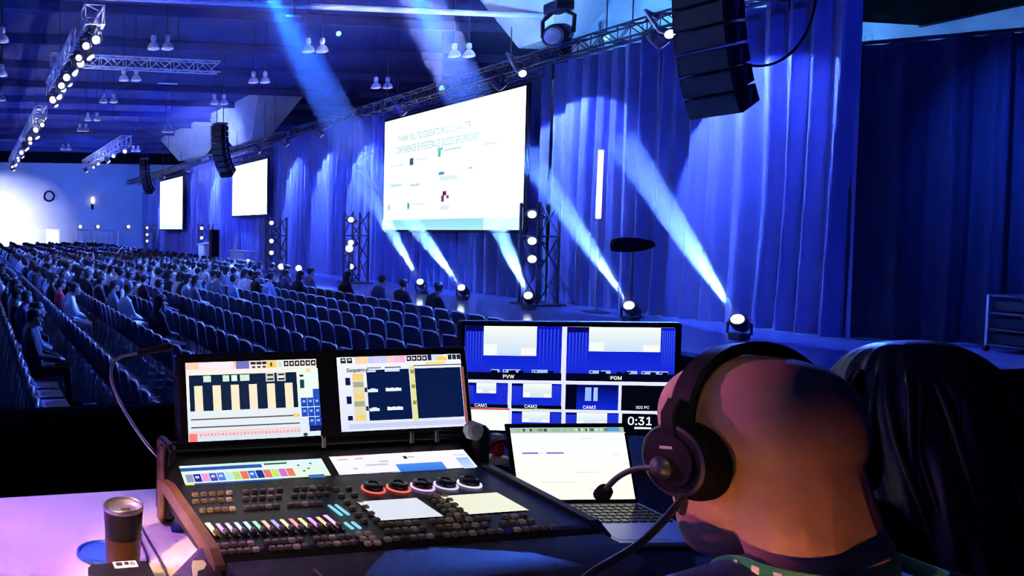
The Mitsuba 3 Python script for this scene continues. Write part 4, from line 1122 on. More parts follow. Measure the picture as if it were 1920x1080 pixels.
def low_right(p):
    p.rect(0, 0, 1, 1, (255, 252, 255), (246, 248, 255)); p.rect(0.04, 0.0, 0.35, 0.02, (255, 150, 150))
    for x, y, w in ((0.05, 0.12, 0.07), (0.17, 0.12, 0.06), (0.12, 0.5, 0.03), (0.33, 0.28, 0.07), (0.22, 0.40, 0.16)): p.rect(x, y, x + w, y + 0.06, (200, 200, 226))
    p.rect(0.52, 0.15, 0.545, 0.26, (30, 30, 60)); p.rect(0.55, 0.18, 0.60, 0.22, (180, 180, 200))
    p.rect(0.43, 0.46, 0.77, 0.86, (80, 150, 246), (50, 110, 224))
    p.rect(0.18, 0.76, 0.28, 0.92, (120, 160, 230)); p.rect(0.36, 0.74, 0.43, 0.90, (150, 186, 240))
    p.rect(0.89, 0.34, 0.98, 0.86, (150, 196, 250), (220, 236, 255)); p.rect(0.89, 0.2, 0.98, 0.26, (220, 226, 240))


screen_panel(low, ((339, 876), (607, 859), (621, 904), (347, 921)), low_left, con, 0.3, n=ln, label='low left screen with a row of coloured fields')
screen_panel(low, ((622, 857), (877, 843), (896, 889), (638, 905)), low_right, con, 0.3, n=ln, label='low right screen with a blue field')
for tl, tr, br, bl, c, lab in (((676, 941), (785, 935), (826, 968), (707, 980), (232, 236, 250), 'pale touch screen'), ((832, 930), (940, 925), (984, 958), (871, 967), (250, 250, 224), 'cream touch screen')):
    screen_panel(pan, (tl, tr, br, bl), lambda p, c=c: p.rect(0, 0, 1, 1, c, power=0.92), con, 0.25, n=PN, label=lab)


def on_panel(mesh_dict, u, v, lift=0.0):
    q = pan(u, v) + PN * lift
    return T(frame_tf(q, np.array([1.0, 0, 0]), PE, PN))


KEY = mikit.ply(box([0, 0, 0.003], [0.0136, 0.0102, 0.008], 0.0016), 'm_key')
def keys(uv0, uv1, n, skip=(), m='m_key', gap=0):
    a, b = pan(*uv0), pan(*uv1)
    b = np.array([b[0], a[1], a[2]]) if abs(b[1] - a[1]) < 0.02 else b
    for i in range(n):
        if i in skip: continue
        q = a + (b - a) * i / max(n - 1, 1)
        part(con, 'key', KEY, ('m_key_pale' if (i * 7 + n) % 5 == 0 else m), to_world=T(frame_tf(q, np.array([1.0, 0, 0]), PE, PN)))


keys((366, 930), (618, 916), 17, skip=(5, 11))
keys((367, 943), (614, 929), 17, skip=(5, 11))
keys((380, 960), (600, 947), 17, skip=(5, 11))
keys((407, 1026), (655, 1009), 17, skip=(5, 11))
keys((418, 1038), (664, 1022), 17, skip=(5, 11))
for j in range(6): keys((630 + 10.5 * j, 919 + 12 * j), (654 + 10.5 * j, 917.5 + 12 * j), 2)
for j in range(3): keys((672 + 9 * j, 1004 + 9 * j), (690 + 9 * j, 1003 + 9 * j), 2, m='m_key_pale')
for j in range(5): keys((806 + 9.5 * j, 933 + 9 * j), (834 + 9.5 * j, 931.5 + 9 * j), 3)
keys((716, 986), (846, 979), 9, skip=(5,)); keys((862, 977), (978, 967), 8, skip=(4,))
keys((728, 998), (858, 990), 9, skip=(5,)); keys((874, 988), (992, 977), 8, skip=(3,))
keys((727, 1014), (870, 1004), 10, skip=(2, 6)); keys((886, 1002), (1034, 990), 10, skip=(4,))
# faders in lit slots
FC = [(255, 206, 120), (240, 130, 255), (130, 170, 255), (150, 200, 255), (140, 250, 240), (90, 240, 130), (255, 190, 110), (140, 160, 255), (255, 214, 150), (255, 150, 110), (226, 250, 120), (246, 150, 246), (255, 200, 130), (255, 190, 255)]
for i, c in enumerate(FC):
    t_ = i / 13
    ua, va = 391 + (617 - 391) * t_, 984 + (969 - 984) * t_
    ub, vb = 409 + (637 - 409) * t_, 1011 + (997 - 1011) * t_
    a, b = pan(ua, va), pan(ub, vb)
    xm = a[0] * 0.5 + b[0] * 0.5
    a[0] = b[0] = xm
    f = part(con, 'fader', box((a + b) / 2 + PN * 0.0008, [0.012, abs(a[1] - b[1]), 0.003]), 'm_black_gloss')
    put(f + '__lit_slot', box((a * 0.62 + b * 0.38) + PN * 0.0022, [0.0078 if i else 0.0105, abs(a[1] - b[1]) * (0.72 if i not in (0, 13) else 0.95), 0.002]), 'm_white', emitter=area(lin(*c) ** 1.25, 1.25, 0.05))
    cp = a * 0.22 + b * 0.78
    put(f + '__cap', box(cp + PN * 0.007, [0.0105, 0.016, 0.010], 0.003), 'm_key')
for (ua, va, ub, vb) in ((621, 948, 636, 969), (634, 947, 649, 968), (648, 981, 660, 994), (662, 980, 674, 993)):
    a, b = pan(ua, va), pan(ub, vb); a[0] = b[0] = (a[0] + b[0]) / 2
    part(con, 'meter', box((a + b) / 2 + PN * 0.002, [0.006, abs(a[1] - b[1]), 0.003]), 'm_white', emitter=area(lin(110, 214, 240), 0.9, 0.03))
# encoder wheels with lit rings
for i, (u, v) in enumerate(((700, 919), (747, 917), (792, 914.5), (836, 912), (880, 909))):
    q = pan(u, v) + PN * 0.0005
    w = part(con, 'encoder_wheel', lathe([[0, 0.0], [0.021, 0.0], [0.0215, 0.010], [0.019, 0.016], [0.012, 0.0165], [0.010, 0.014], [0, 0.014]], 24, q, PN), 'm_black_gloss', 40)
    ring = lathe([[0.0225, 0.001], [0.0265, 0.001], [0.0265, 0.004], [0.0225, 0.004], [0.0225, 0.001]], 32, q, PN)
    put(w + '__light_ring', ring, 'm_white', emitter=area(lin(*((255, 90, 80), (255, 100, 90), (240, 190, 255), (214, 206, 255), (226, 220, 255))[i]), 1.0, 0.05))

# ---------------------------------------------------------------- multiview monitor
ML, MR = at_d(865, 602, 2.25), at_d(1282, 606, 2.20)
MR[2] = ML[2]
mex = (MR - ML) / np.linalg.norm(MR - ML)
mn = np.array([mex[1], -mex[0], 0.0]); mn = mn if mn @ (EYE - ML) > 0 else -mn
MW, MH = np.linalg.norm(MR - ML), 0.352
mon = thing('monitor', 'wide flat monitor showing a grid of blue camera views behind the laptop', 'monitor')
mc = (ML + MR) / 2 - np.array([0, 0, MH / 2])
hb = box([0, 0, 0], [MW, MH, 0.035], 0.006)
hb.apply_transform(frame_tf(mc - mn * 0.0185, mex, np.array([0, 0, 1.0]), mn))
part(mon, 'housing', hb, 'm_black')
part(mon, 'neck', box([mc[0] - mn[0] * 0.06, mc[1] - mn[1] * 0.06, (mc[2] + TABLE_Z) / 2 - 0.03], [0.06, 0.03, mc[2] - TABLE_Z - 0.05], 0.005), 'm_black')
fb = box([0, 0, 0], [0.26, 0.16, 0.014], 0.004); fb.apply_transform(frame_tf([mc[0] - mn[0] * 0.05, mc[1] - mn[1] * 0.05, TABLE_Z + 0.008], mex, mn, np.array([0, 0, 1.0])))
part(mon, 'foot', fb, 'm_black')
bz = 0.012
p = Panel(ML + mex * bz - [0, 0, 0.014] + mn * 0.0005, MR - mex * 0.026 - [0, 0, 0.014] + mn * 0.0005, ML + mex * bz - [0, 0, MH - 0.014] + mn * 0.0005)


def camera_view(p, x0, y0, x1, y1, sx0, sx1, sy1, label=None, lh=0.03, sy0=0.0, dark=0.0, cam=True):
    X = lambda t: x0 + (x1 - x0) * t
    Y = lambda t: y0 + (y1 - y0) * t
    p.rect(x0, y0, x1, y1, (10, 20, 190), (24, 50, 226))
    for i in range(6):                                   # curtain folds
        for a in (0.02 + 0.03 * i, sx1 + (1 - sx1) * (0.12 + 0.14 * i)):
            p.rect(X(a), Y(0.05), X(a + 0.012), Y(0.86), (60, 90, 244), (20, 30, 214))
    p.rect(X(0), Y(0), X(0.22), Y(0.10), (4, 6, 60), (8, 10, 110))
    p.rect(X(sx0), Y(sy0), X(sx1), Y(sy1), (250, 255, 246), (206, 226, 250)); p.rect(X(sx0 + 0.01), Y(sy1 * 0.62), X(sx0 + 0.14), Y(sy1 * 0.97), (246, 255, 246)); p.rect(X(sx1 - 0.16), Y(sy1 * 0.72), X(sx1 - 0.01), Y(sy1 * 0.98), (255, 250, 246))
    p.rect(X(0), Y(0.86), X(1), Y(1), (4, 6, 30))
    r = random.Random(int(1000 * (x0 + y0)))
    if y1 - y0 > 0.3:
        for i in range(7):
            a = r.uniform(0.05, 0.9); p.rect(X(a), Y(0.80), X(a + 0.09), Y(0.86), (170, 196, 255)); p.rect(X(a + 0.01), Y(0.815), X(a + 0.03), Y(0.845), (30, 50, 160))
        for i in range(6):
            a = r.uniform(0.0, 0.95); p.rect(X(a), Y(0.82), X(a + 0.05), Y(0.97), (4, 6, 26))
    if label: p.text(label, X(0.5) - 0.020 * len(label) * lh / 0.04, Y(0.965), lh, (250, 252, 255), bold=True)


p.rect(0, 0, 1, 1, (232, 236, 255))
camera_view(p, 0.0, 0.0, 0.468, 0.52, 0.19, 0.74, 0.55, 'PVW', 0.034)
camera_view(p, 0.487, 0.0, 1.0, 0.515, 0.20, 0.86, 0.45, 'PGM', 0.034)
camera_view(p, 0.0, 0.545, 0.205, 0.785, 0.25, 0.72, 0.42, 'CAM1', 0.030)
camera_view(p, 0.222, 0.545, 0.460, 0.785, 0.22, 0.80, 0.55, 'CAM2', 0.030)
p.rect(0.478, 0.545, 0.728, 0.785, (4, 8, 70), (16, 40, 214)); p.rect(0.478, 0.545, 0.53, 0.785, (2, 4, 30)); p.rect(0.57, 0.57, 0.60, 0.70, (150, 190, 255)); p.rect(0.61, 0.57, 0.63, 0.70, (170, 206, 255)); p.text('CAM3', 0.56, 0.775, 0.030, (250, 252, 255))
p.rect(0.742, 0.545, 1.0, 0.785, (1, 6, 16)); p.text('SDI PC', 0.81, 0.765, 0.026, (240, 246, 255))
p.rect(0.0, 0.80, 0.205, 1.0, (250, 255, 250)); p.rect(0.0, 0.785, 0.21, 0.80, (214, 60, 70))
camera_view(p, 0.222, 0.81, 0.460, 1.0, 0.20, 0.76, 0.55)
camera_view(p, 0.478, 0.81, 0.728, 1.0, 0.20, 0.78, 0.62)
p.rect(0.742, 0.81, 1.0, 1.0, (1, 4, 12)); p.text('0:31', 0.765, 0.915, 0.075, (250, 252, 255)); p.rect(0.80, 0.935, 0.88, 0.955, (236, 240, 250)); p.rect(0.90, 0.80, 0.97, 0.815, (236, 240, 250))
p.rect(0.222, 0.783, 0.460, 0.79, (150, 230, 130))
p.put(mon, 0.5, 'screen', 'grid of blue camera views')

# ---------------------------------------------------------------- laptop
HL = at_z(972, 943, TABLE_Z + 0.016); HR = at_z(1194, 941, TABLE_Z + 0.016)
lex = (HR - HL) / np.linalg.norm(HR - HL); lfw = np.array([lex[1], -lex[0], 0]); lfw = lfw if lfw[1] < 0 else -lfw
LW = np.linalg.norm(HR - HL)
lap = thing('laptop', 'open grey laptop with a bright white screen in front of the multiview monitor', 'laptop')
UPZ = np.array([0, 0, 1.0])
tlid = plane_hit(953, 800, HL, lex)                    # where the lid's upper left corner must lie, seen in the lid's own end plane
lup = tlid - HL; lup[:] = lup - lex * (lup @ lex); LH = np.linalg.norm(lup); lup /= LH
lnm = np.cross(lex, lup); lnm = lnm if lnm @ (EYE - HL) > 0 else -lnm
def lap_box(c, s, bev, ax): m = box([0, 0, 0], s, bev); m.apply_transform(frame_tf(c, *ax)); return m
bd = 0.232
part(lap, 'base', lap_box((HL + HR) / 2 + lfw * bd / 2 - UPZ * 0.008, [LW + 0.012, bd, 0.013], 0.004, (lex, -lfw, UPZ)), 'm_laptop')
part(lap, 'lid', lap_box((HL + HR) / 2 + lup * (LH / 2 + 0.003) - lnm * 0.004, [LW + 0.012, LH + 0.008, 0.007], 0.002, (lex, lup, lnm)), 'm_black')
p = Panel(HL + lup * LH * 0.985 + lex * 0.003 + lnm * 0.0006, HR + lup * LH * 0.985 - lex * 0.003 + lnm * 0.0006, HL + lup * LH * 0.035 + lex * 0.003 + lnm * 0.0006)
p.rect(0, 0, 1, 1, (244, 252, 255), (255, 250, 236), power=1.05)
p.rect(0, 0.0, 1, 0.075, (176, 200, 184)); r_ = random.Random(3)
for i in range(34): x = r_.uniform(0.02, 0.95); p.rect(x, 0.015, x + 0.02, 0.055, r_.choice([(70, 90, 90), (120, 140, 120), (220, 236, 220), (150, 190, 150)]))
p.rect(0.84, 0.0, 0.95, 0.06, (90, 160, 220)); p.rect(0.0, 0.075, 1, 0.085, (240, 244, 240))
p.rect(0.07, 0.345, 0.21, 0.368, (130, 124, 214)); p.rect(0.28, 0.345, 0.43, 0.368, (140, 134, 216)); p.rect(0.22, 0.35, 0.25, 0.36, (214, 214, 246))
for x, y, w in ((0.60, 0.15, 0.1), (0.85, 0.38, 0.06), (0.5, 0.62, 0.2), (0.2, 0.75, 0.3), (0.6, 0.85, 0.1)): p.rect(x, y, x + w, y + 0.012, (226, 236, 230))
p.put(lap, 0.5, 'screen', 'bright white screen')
LK = mikit.ply(lap_box(np.zeros(3), [0.0168, 0.0150, 0.003], 0.001, (lex, -lfw, UPZ)), 'm_black_gloss')
for j in range(6):
    for i in range(14):
        q = HL + lex * (LW * (0.055 + 0.89 * i / 13)) + lfw * (0.022 + 0.0182 * j) - UPZ * 0.0005
        part(lap, 'key', LK, 'm_black_gloss', to_world=T().translate(q.tolist()))
part(lap, 'touch_pad', lap_box((HL + HR) / 2 + lfw * 0.178 - UPZ * 0.0012, [0.12, 0.075, 0.001], 0.0003, (lex, -lfw, UPZ)), 'm_laptop')

# ---------------------------------------------------------------- small things on the desk
q = at_z(231, 1062, TABLE_Z)
tb = thing('tumbler', 'dark insulated drinking tumbler with steel rim and brown lower half', 'tumbler')
part(tb, 'body', lathe([[0, 0.001], [0.031, 0.001], [0.033, 0.004], [0.0375, 0.07], [0.0405, 0.112], [0.0405, 0.125], [0.0385, 0.125], [0.0385, 0.115], [0, 0.114]], 36, q), 'm_tumbler', 40)
part(tb, 'band', lathe([[0.0338, 0.008], [0.0345, 0.008], [0.0382, 0.066], [0.0375, 0.066]], 36, q), 'm_amber', 40)
part(tb, 'rim', lathe([[0.0385, 0.122], [0.0412, 0.122], [0.0418, 0.129], [0.0400, 0.132], [0.0380, 0.130], [0.0385, 0.122]], 36, q), 'm_steel', 40)
part(tb, 'lid', lathe([[0, 0.1215], [0.026, 0.1215], [0.030, 0.120], [0.037, 0.1245], [0.038, 0.127], [0.036, 0.118], [0, 0.117]], 36, q), 'm_laptop', 40)
part(tb, 'sip_slot', box(q + [0.004, -0.004, 0.1225], [0.02, 0.008, 0.002], 0.001), 'm_ink')
q2 = at_z(190, 1042, TABLE_Z)
cs = thing('coaster', 'round blue coaster lying on the white table beside the tumbler', 'coaster')
part(cs, 'disc', lathe([[0, 0.0005], [0.050, 0.0005], [0.053, 0.003], [0.052, 0.010], [0.047, 0.011], [0.045, 0.007], [0, 0.006]], 36, q2 + [0.0, 0.005, 0]), 'm_blue_plastic', 40)
q3 = at_z(226, 1092, TABLE_Z + 0.02)
bxk = thing('black_case', 'small black case with a cream sticker in front of the tumbler', 'case')
part(bxk, 'case', box([q3[0], q3[1] - 0.022, TABLE_Z + 0.0245], [0.120, 0.10, 0.048], 0.006), 'm_black')
stk = at_z(236, 1060, TABLE_Z + 0.0312)
sk = part(bxk, 'sticker', box([q3[0] + 0.012, q3[1] + 0.012, TABLE_Z + 0.0489], [0.046, 0.026, 0.0008]), 'm_label', label='cream sticker with dark print')
for dx, dy, w, h in ((-0.012, 0.002, 0.012, 0.014), (0.003, 0.003, 0.008, 0.012), (0.014, -0.002, 0.010, 0.004), (0.014, 0.005, 0.008, 0.003)):
    put(sk + f'__print_{abs(hash((dx, dy))) % 900:03d}' if False else sk + ('__print' if dx == -0.012 else f'__print_{int(1000 * (dx + dy)):03d}'), box([q3[0] + 0.012 + dx, q3[1] + 0.012 + dy, TABLE_Z + 0.0495], [w, h, 0.0004]), 'm_ink')
q4 = at_z(376, 1084, TABLE_Z + 0.036)
ck = thing('violet_pouch', 'dark violet pouch with a pale emblem beside the console corner', 'pouch')
pm = fuse([m3.Manifold.batch_hull([msphere(q4 + np.array(d) * 1.25, 0.013, 12) for d in ([-0.035, -0.03, -0.016], [0.03, -0.03, -0.016], [-0.028, 0.03, -0.016], [0.026, 0.032, -0.016], [-0.012, -0.02, 0.028], [0.018, 0.018, 0.036], [0.022, -0.02, 0.02])])], 0.006, 4)
part(ck, 'body', pm, 'm_violet_cloth', True)
pv, pn = np.array(pm.vertices), np.array(pm.vertex_normals)
ui, vi, di = zip(*[project(q) for q in pv])
w_ = np.hypot(np.array(ui) - 374, np.array(vi) - 1064) + 4000 * (np.array(di) - min(di)) * 0 + 1000 * (np.einsum('ij,ij->i', pn, EYE - pv) < 0)
j_ = int(np.argmin(w_)); n_ = pn[j_]; e1 = np.cross([0, 0, 1.0], n_); e1 /= np.linalg.norm(e1); e2 = np.cross(n_, e1)
part(ck, 'emblem', prism([(-0.013, -0.014), (-0.005, -0.014), (-0.004, -0.004), (0.009, -0.001), (0.014, 0.007), (0.009, 0.014), (-0.011, 0.014), (-0.014, 0.005)], pv[j_] - n_ * 0.001, e1, e2, n_, 0.003), 'm_white', label='pale emblem')
part(ck, 'strap', tube([q4 + [0.03, 0.01, 0.02], q4 + [0.045, 0.0, 0.0], q4 + [0.04, -0.02, -0.02]], 0.004, 6), 'm_lanyard', True)
single('blue_clip', trimesh.convex.convex_hull(np.array([at_y(u, v, y) for u, v in ((318, 985), (346, 983), (331, 1010), (326, 1008)) for y in (1.585, 1.612)])), 'm_blue_plastic', 'small bright blue clip at the left foot of the console', 'clip')
# gooseneck lamp
gl = thing('gooseneck_lamp', 'thin gooseneck lamp arching up at the left of the console', 'lamp')
pts = [at_y(u, v, 1.70 + 0.0 * i) for i, (u, v) in enumerate(((312, 868), (292, 852), (262, 815), (236, 775), (216, 735), (208, 700), (216, 676), (238, 666), (262, 661)))]
part(gl, 'neck', tube(spline(pts, 48), 0.0042, 8), 'm_steel', True)
h0, h1 = at_y(258, 662, 1.70), at_y(318, 651, 1.68)
part(gl, 'hood', cat([beam(h0, h1, 0.0085, 12, 0.0095), ball(h1, 0.0093, 2)]), 'm_black', 40)
part(gl, 'socket', beam(at_y(305, 864, 1.70), at_y(318, 874, 1.70), 0.008, 10), 'm_black')
# cables
for pts, lab in (([(264, 985), (280, 1015), (297, 1045), (316, 1085)], 'thin dark cable running forward on the white table right of the tumbler'), ([(262, 1008), (271, 1030), (276, 1047), (274, 1064)], 'short dark cable curling beside the tumbler')):
    single('table_cable', tube(spline([at_z(u, v, TABLE_Z + 0.0032) for u, v in pts], 30), 0.003, 6), 'm_violet_cloth', lab, 'cable', smooth=True)
q = at_z(945, 872, TABLE_Z + 0.01)
rk = thing('power_adapter', 'small red and white adapter between the console and the laptop', 'adapter')
part(rk, 'case', box(q + [0.0, 0.03, 0.045], [0.03, 0.03, 0.05], 0.005), 'm_red')
part(rk, 'cap', box(q + [0.0, 0.03, 0.078], [0.026, 0.026, 0.012], 0.003), 'm_white')
part(rk, 'foot', box(q + [-0.005, 0.03, 0.008], [0.07, 0.05, 0.02], 0.004), 'm_white')
q = at_z(955, 912, TABLE_Z + 0.008)
single('cable_coil', cat([tube([q + [0.026 * math.cos(a) * (1 + 0.05 * math.sin(3 * a)), 0.018 * math.sin(a), 0.0015 * a] for a in np.linspace(0, 4 * math.pi, 60)], 0.0035, 6)]), 'm_orange', 'small orange coil of cable behind the console corner', 'cable', smooth=True)
single('monitor_cable', tube(spline([at_d(u, v, d) for u, v, d in ((905, 868, 2.0), (915, 842, 2.02), (938, 826, 2.04), (960, 836, 2.06), (966, 868, 2.04))], 36), 0.004, 6), 'm_black', 'black cable looping up behind the red adapter', 'cable', smooth=True)

# ================================================================ the two people at the desk
def head_mesh(scale=1.0, jaw=1.0):
    """A head around the middle of its ear axis: +y is the face, +x its right side."""
    S = np.array([  # z, front, back, half width, exponent
        [-0.1165, 0.080, 0.050, 0.012, 2.0], [-0.112, 0.090, 0.034, 0.028, 2.1], [-0.098, 0.096, 0.004, 0.043, 2.2], [-0.08, 0.096, -0.022, 0.053, 2.3], [-0.055, 0.094, -0.052, 0.061, 2.35], [-0.03, 0.094, -0.074, 0.068, 2.35],
        [0.0, 0.094, -0.089, 0.073, 2.3], [0.03, 0.097, -0.098, 0.077, 2.25], [0.055, 0.0965, -0.1005, 0.0785, 2.2], [0.08, 0.089, -0.096, 0.075, 2.15], [0.10, 0.073, -0.082, 0.065, 2.1], [0.114, 0.050, -0.060, 0.049, 2.05], [0.1215, 0.027, -0.037, 0.030, 2.0], [0.1245, 0.004, -0.014, 0.009, 2.0]])
    from scipy.interpolate import PchipInterpolator
    t = np.linspace(0, 1, len(S)); n, m = 46, 56
    P = PchipInterpolator(t, S)(np.linspace(0, 1, n))
    a = np.arange(m) * 2 * np.pi / m
    V = []
    for z, yf, yb, hw, e in P:
        c, s = np.cos(a), np.sin(a)
        x = hw * np.sign(c) * np.abs(c) ** (2 / e); y = (yf + yb) / 2 + (yf - yb) / 2 * np.sign(s) * np.abs(s) ** (2 / e)
        V.append(np.stack([x, y, np.full(m, z)], 1))
    V = np.vstack(V + [np.array([[0, P[0][1] * 0.5 + P[0][2] * 0.5, P[0][0]], [0, (P[-1][1] + P[-1][2]) / 2, P[-1][0] + 0.0006]])])
    F = []
    for k in range(n - 1):
        for i in range(m):
            j = (i + 1) % m
            F += [[k * m + i, k * m + j, (k + 1) * m + j], [k * m + i, (k + 1) * m + j, (k + 1) * m + i]]
    for i in range(m):
        j = (i + 1) % m
        F += [[j, i, n * m], [(n - 1) * m + i, (n - 1) * m + j, n * m + 1]]
    sk = m3.Manifold(m3.Mesh(np.asarray(V, np.float32), np.asarray(F, np.uint32)))
    sp = lambda p, r: msphere(p, r, 14)
    H = m3.Manifold.batch_hull
    feats = [H([sp((0, 0.094, 0.024), 0.009), sp((0, 0.112, -0.022), 0.010), sp((0, 0.098, -0.032), 0.010)]), H([sp((-0.014, 0.098, -0.030), 0.008), sp((0.014, 0.098, -0.030), 0.008), sp((0, 0.112, -0.025), 0.009)]),
             H([sp((-0.036, 0.084, 0.034), 0.010), sp((-0.010, 0.093, 0.036), 0.009)]), H([sp((0.036, 0.084, 0.034), 0.010), sp((0.010, 0.093, 0.036), 0.009)]),
             H([sp((-0.022, 0.088, -0.058), 0.006), sp((0, 0.0985, -0.055), 0.0065), sp((0.022, 0.088, -0.058), 0.006)]), H([sp((-0.018, 0.088, -0.067), 0.006), sp((0, 0.097, -0.068), 0.0075), sp((0.018, 0.088, -0.067), 0.006)]),
             H([sp((-0.012, 0.086, -0.104), 0.011), sp((0.012, 0.086, -0.104), 0.011)])]
    for s in (-1, 1):
        feats.append(sp((s * 0.032, 0.080, 0.016), 0.0125))
        ear = H([sp((s * 0.074, 0.004, 0.024), 0.010), sp((s * 0.086, -0.014, 0.030), 0.007), sp((s * 0.088, -0.018, 0.010), 0.007), sp((s * 0.080, -0.006, -0.018), 0.007), sp((s * 0.072, 0.008, -0.026), 0.008)])
        feats.append(ear - H([sp((s * 0.094, -0.004, 0.018), 0.008), sp((s * 0.092, 0.002, -0.008), 0.006)]))
    return [sk] + feats


def hand(wrist, dirn, palm_n, s=1.0, side=1):
    """Palm, four fingers of different lengths with bent knuckles, and a thumb from the palm's side."""
    d = np.asarray(dirn, float); d /= np.linalg.norm(d)
    n = np.asarray(palm_n, float); n -= d * (n @ d); n /= np.linalg.norm(n)
    a = np.cross(d, n) * side
    w = np.asarray(wrist, float)
    out = [m3.Manifold.batch_hull([msphere(w + a * x + d * y, 0.011 * s, 12) for x, y in ((-0.022, 0.012), (0.022, 0.012), (-0.034, 0.085), (0.034, 0.088))])]
    for x, L in ((-0.032, 0.058), (-0.011, 0.072), (0.011, 0.078), (0.032, 0.068)):
        p0 = w + a * x + d * 0.085; p1 = p0 + (d * 0.95 + n * 0.25) * L * 0.5; p2 = p1 + (d * 0.7 + n * 0.7) * L * 0.32; p3 = p2 + (d * 0.35 + n * 0.9) * L * 0.24
        out += [bone(p0, 0.0088, p1, 0.0082, 10), bone(p1, 0.0082, p2, 0.0076, 10), bone(p2, 0.0076, p3, 0.0066, 10)]
    t0 = w + a * 0.026 + d * 0.028; t1 = t0 + (a * 0.75 + d * 0.6 + n * 0.25) * 0.040; t2 = t1 + (a * 0.25 + d * 0.9 + n * 0.35) * 0.032
    return out + [bone(t0, 0.012, t1, 0.0098, 10), bone(t1, 0.0095, t2, 0.0078, 10)]


def desk_person(Hc, yaw, pitch, roll, scale, shoulder, hip_back, gender='m'):
    """Body parts in world space and the head's frame (right, forward, up)."""
    f = np.array([math.sin(yaw), math.cos(yaw), 0.0]); r = np.array([math.cos(yaw), -math.sin(yaw), 0.0]); u = np.array([0, 0, 1.0])
    hf = f * math.cos(pitch) - u * math.sin(pitch); hu = u * math.cos(pitch) + f * math.sin(pitch)
    hr = r * math.cos(roll) - hu * math.sin(roll); hu = hu * math.cos(roll) + r * math.sin(roll)
    A = np.stack([hr, hf, hu], 1) * scale
    head = [m.transform(np.hstack([A, Hc[:, None]]).astype(np.float64)) for m in head_mesh()]
    nb = Hc - f * 0.070 - u * (0.088 if gender == 'm' else 0.115)
    sk = [m3.Manifold.batch_hull([msphere(Hc + A @ np.array(q), rr, 20) for q, rr in (((0.022, -0.038, -0.045), 0.050), ((-0.022, -0.038, -0.045), 0.050))] + [msphere(nb + r * s * 0.020 - f * 0.004, 0.054 if gender == 'm' else 0.042, 20) for s in (-1, 1)]),
          m3.Manifold.batch_hull([msphere(Hc + A @ np.array([0, -0.046, 0.022]), 0.051, 20), msphere(Hc + A @ np.array([0.028, -0.034, -0.012]), 0.044, 20), msphere(Hc + A @ np.array([-0.028, -0.034, -0.012]), 0.044, 20)] + [msphere(nb * 0.8 + Hc * 0.2 + r * s * 0.018 - f * 0.008, 0.055 if gender == 'm' else 0.04, 20) for s in (-1, 1)])]
    sh = [nb + r * s * shoulder - u * (0.098 if gender == 'm' else 0.06) + f * 0.0 for s in (-1, 1)]
    chest = nb - u * 0.20 + f * 0.01
    hip = np.array([nb[0], nb[1], 1.02 + 0.56]) - f * hip_back
    tor = lambda g: [m3.Manifold.batch_hull([msphere(q, 0.062 + g, 18) for q in sh] + [msphere(nb - u * (0.050 if gender == 'm' else 0.04) + r * s * 0.05, 0.052 + g, 18) for s in (-1, 1)] + [msphere(chest + r * s * 0.10, 0.115 + g, 18) for s in (-1, 1)]),
                     m3.Manifold.batch_hull([msphere(chest + r * s * 0.10, 0.115 + g, 18) for s in (-1, 1)] + [msphere(hip + r * s * 0.09, 0.12 + g, 18) for s in (-1, 1)])]
    el = [q + r * s * 0.06 - u * 0.27 + f * 0.05 for s, q in zip((-1, 1), sh)]
    hn = [hip + f * 0.30 + r * s * 0.10 + u * 0.06 for s in (-1, 1)]
    for e, h, s in zip(el, hn, (-1, 1)):
        sk += [bone(e, 0.040, h, 0.026, 16)] + hand(h, (h - e) - r * s * 0.06, np.array([0, 0, -1.0]), 1.0, -s)
    for q, e in zip(sh, el): sk.append(bone(q, 0.05, e, 0.040, 16))
    sk += tor(-0.012)
    slv = [bone(q, 0.062, q + (e - q) * 0.75, 0.056, 18) for q, e in zip(sh, el)]
    legs = []
    for s in (-1, 1):
        kn = hip + f * 0.42 + r * s * 0.14 - u * 0.03; ft = np.array([kn[0], kn[1], 1.02 + 0.10]) + f * 0.02
        legs += [bone(hip + r * s * 0.09 - u * 0.03, 0.095, kn, 0.068, 16), bone(kn, 0.066, ft, 0.046, 16)]
    shoes = [m3.Manifold.batch_hull([msphere(np.array([0, 0, 0]) + ft_, 0.042, 12) for ft_ in (q + [0, 0, 0.045], q + f * 0.16 + [0, 0, 0.040])]) for q in [np.array([(hip + f * 0.44 + r * s * 0.14)[0], (hip + f * 0.44 + r * s * 0.14)[1], 1.021]) for s in (-1, 1)]]
    return dict(skin=head + sk, shirt=tor(0.0) + slv, legs=legs, shoes=shoes, nb=nb, f=f, r=r, u=u, A=A, hip=hip)


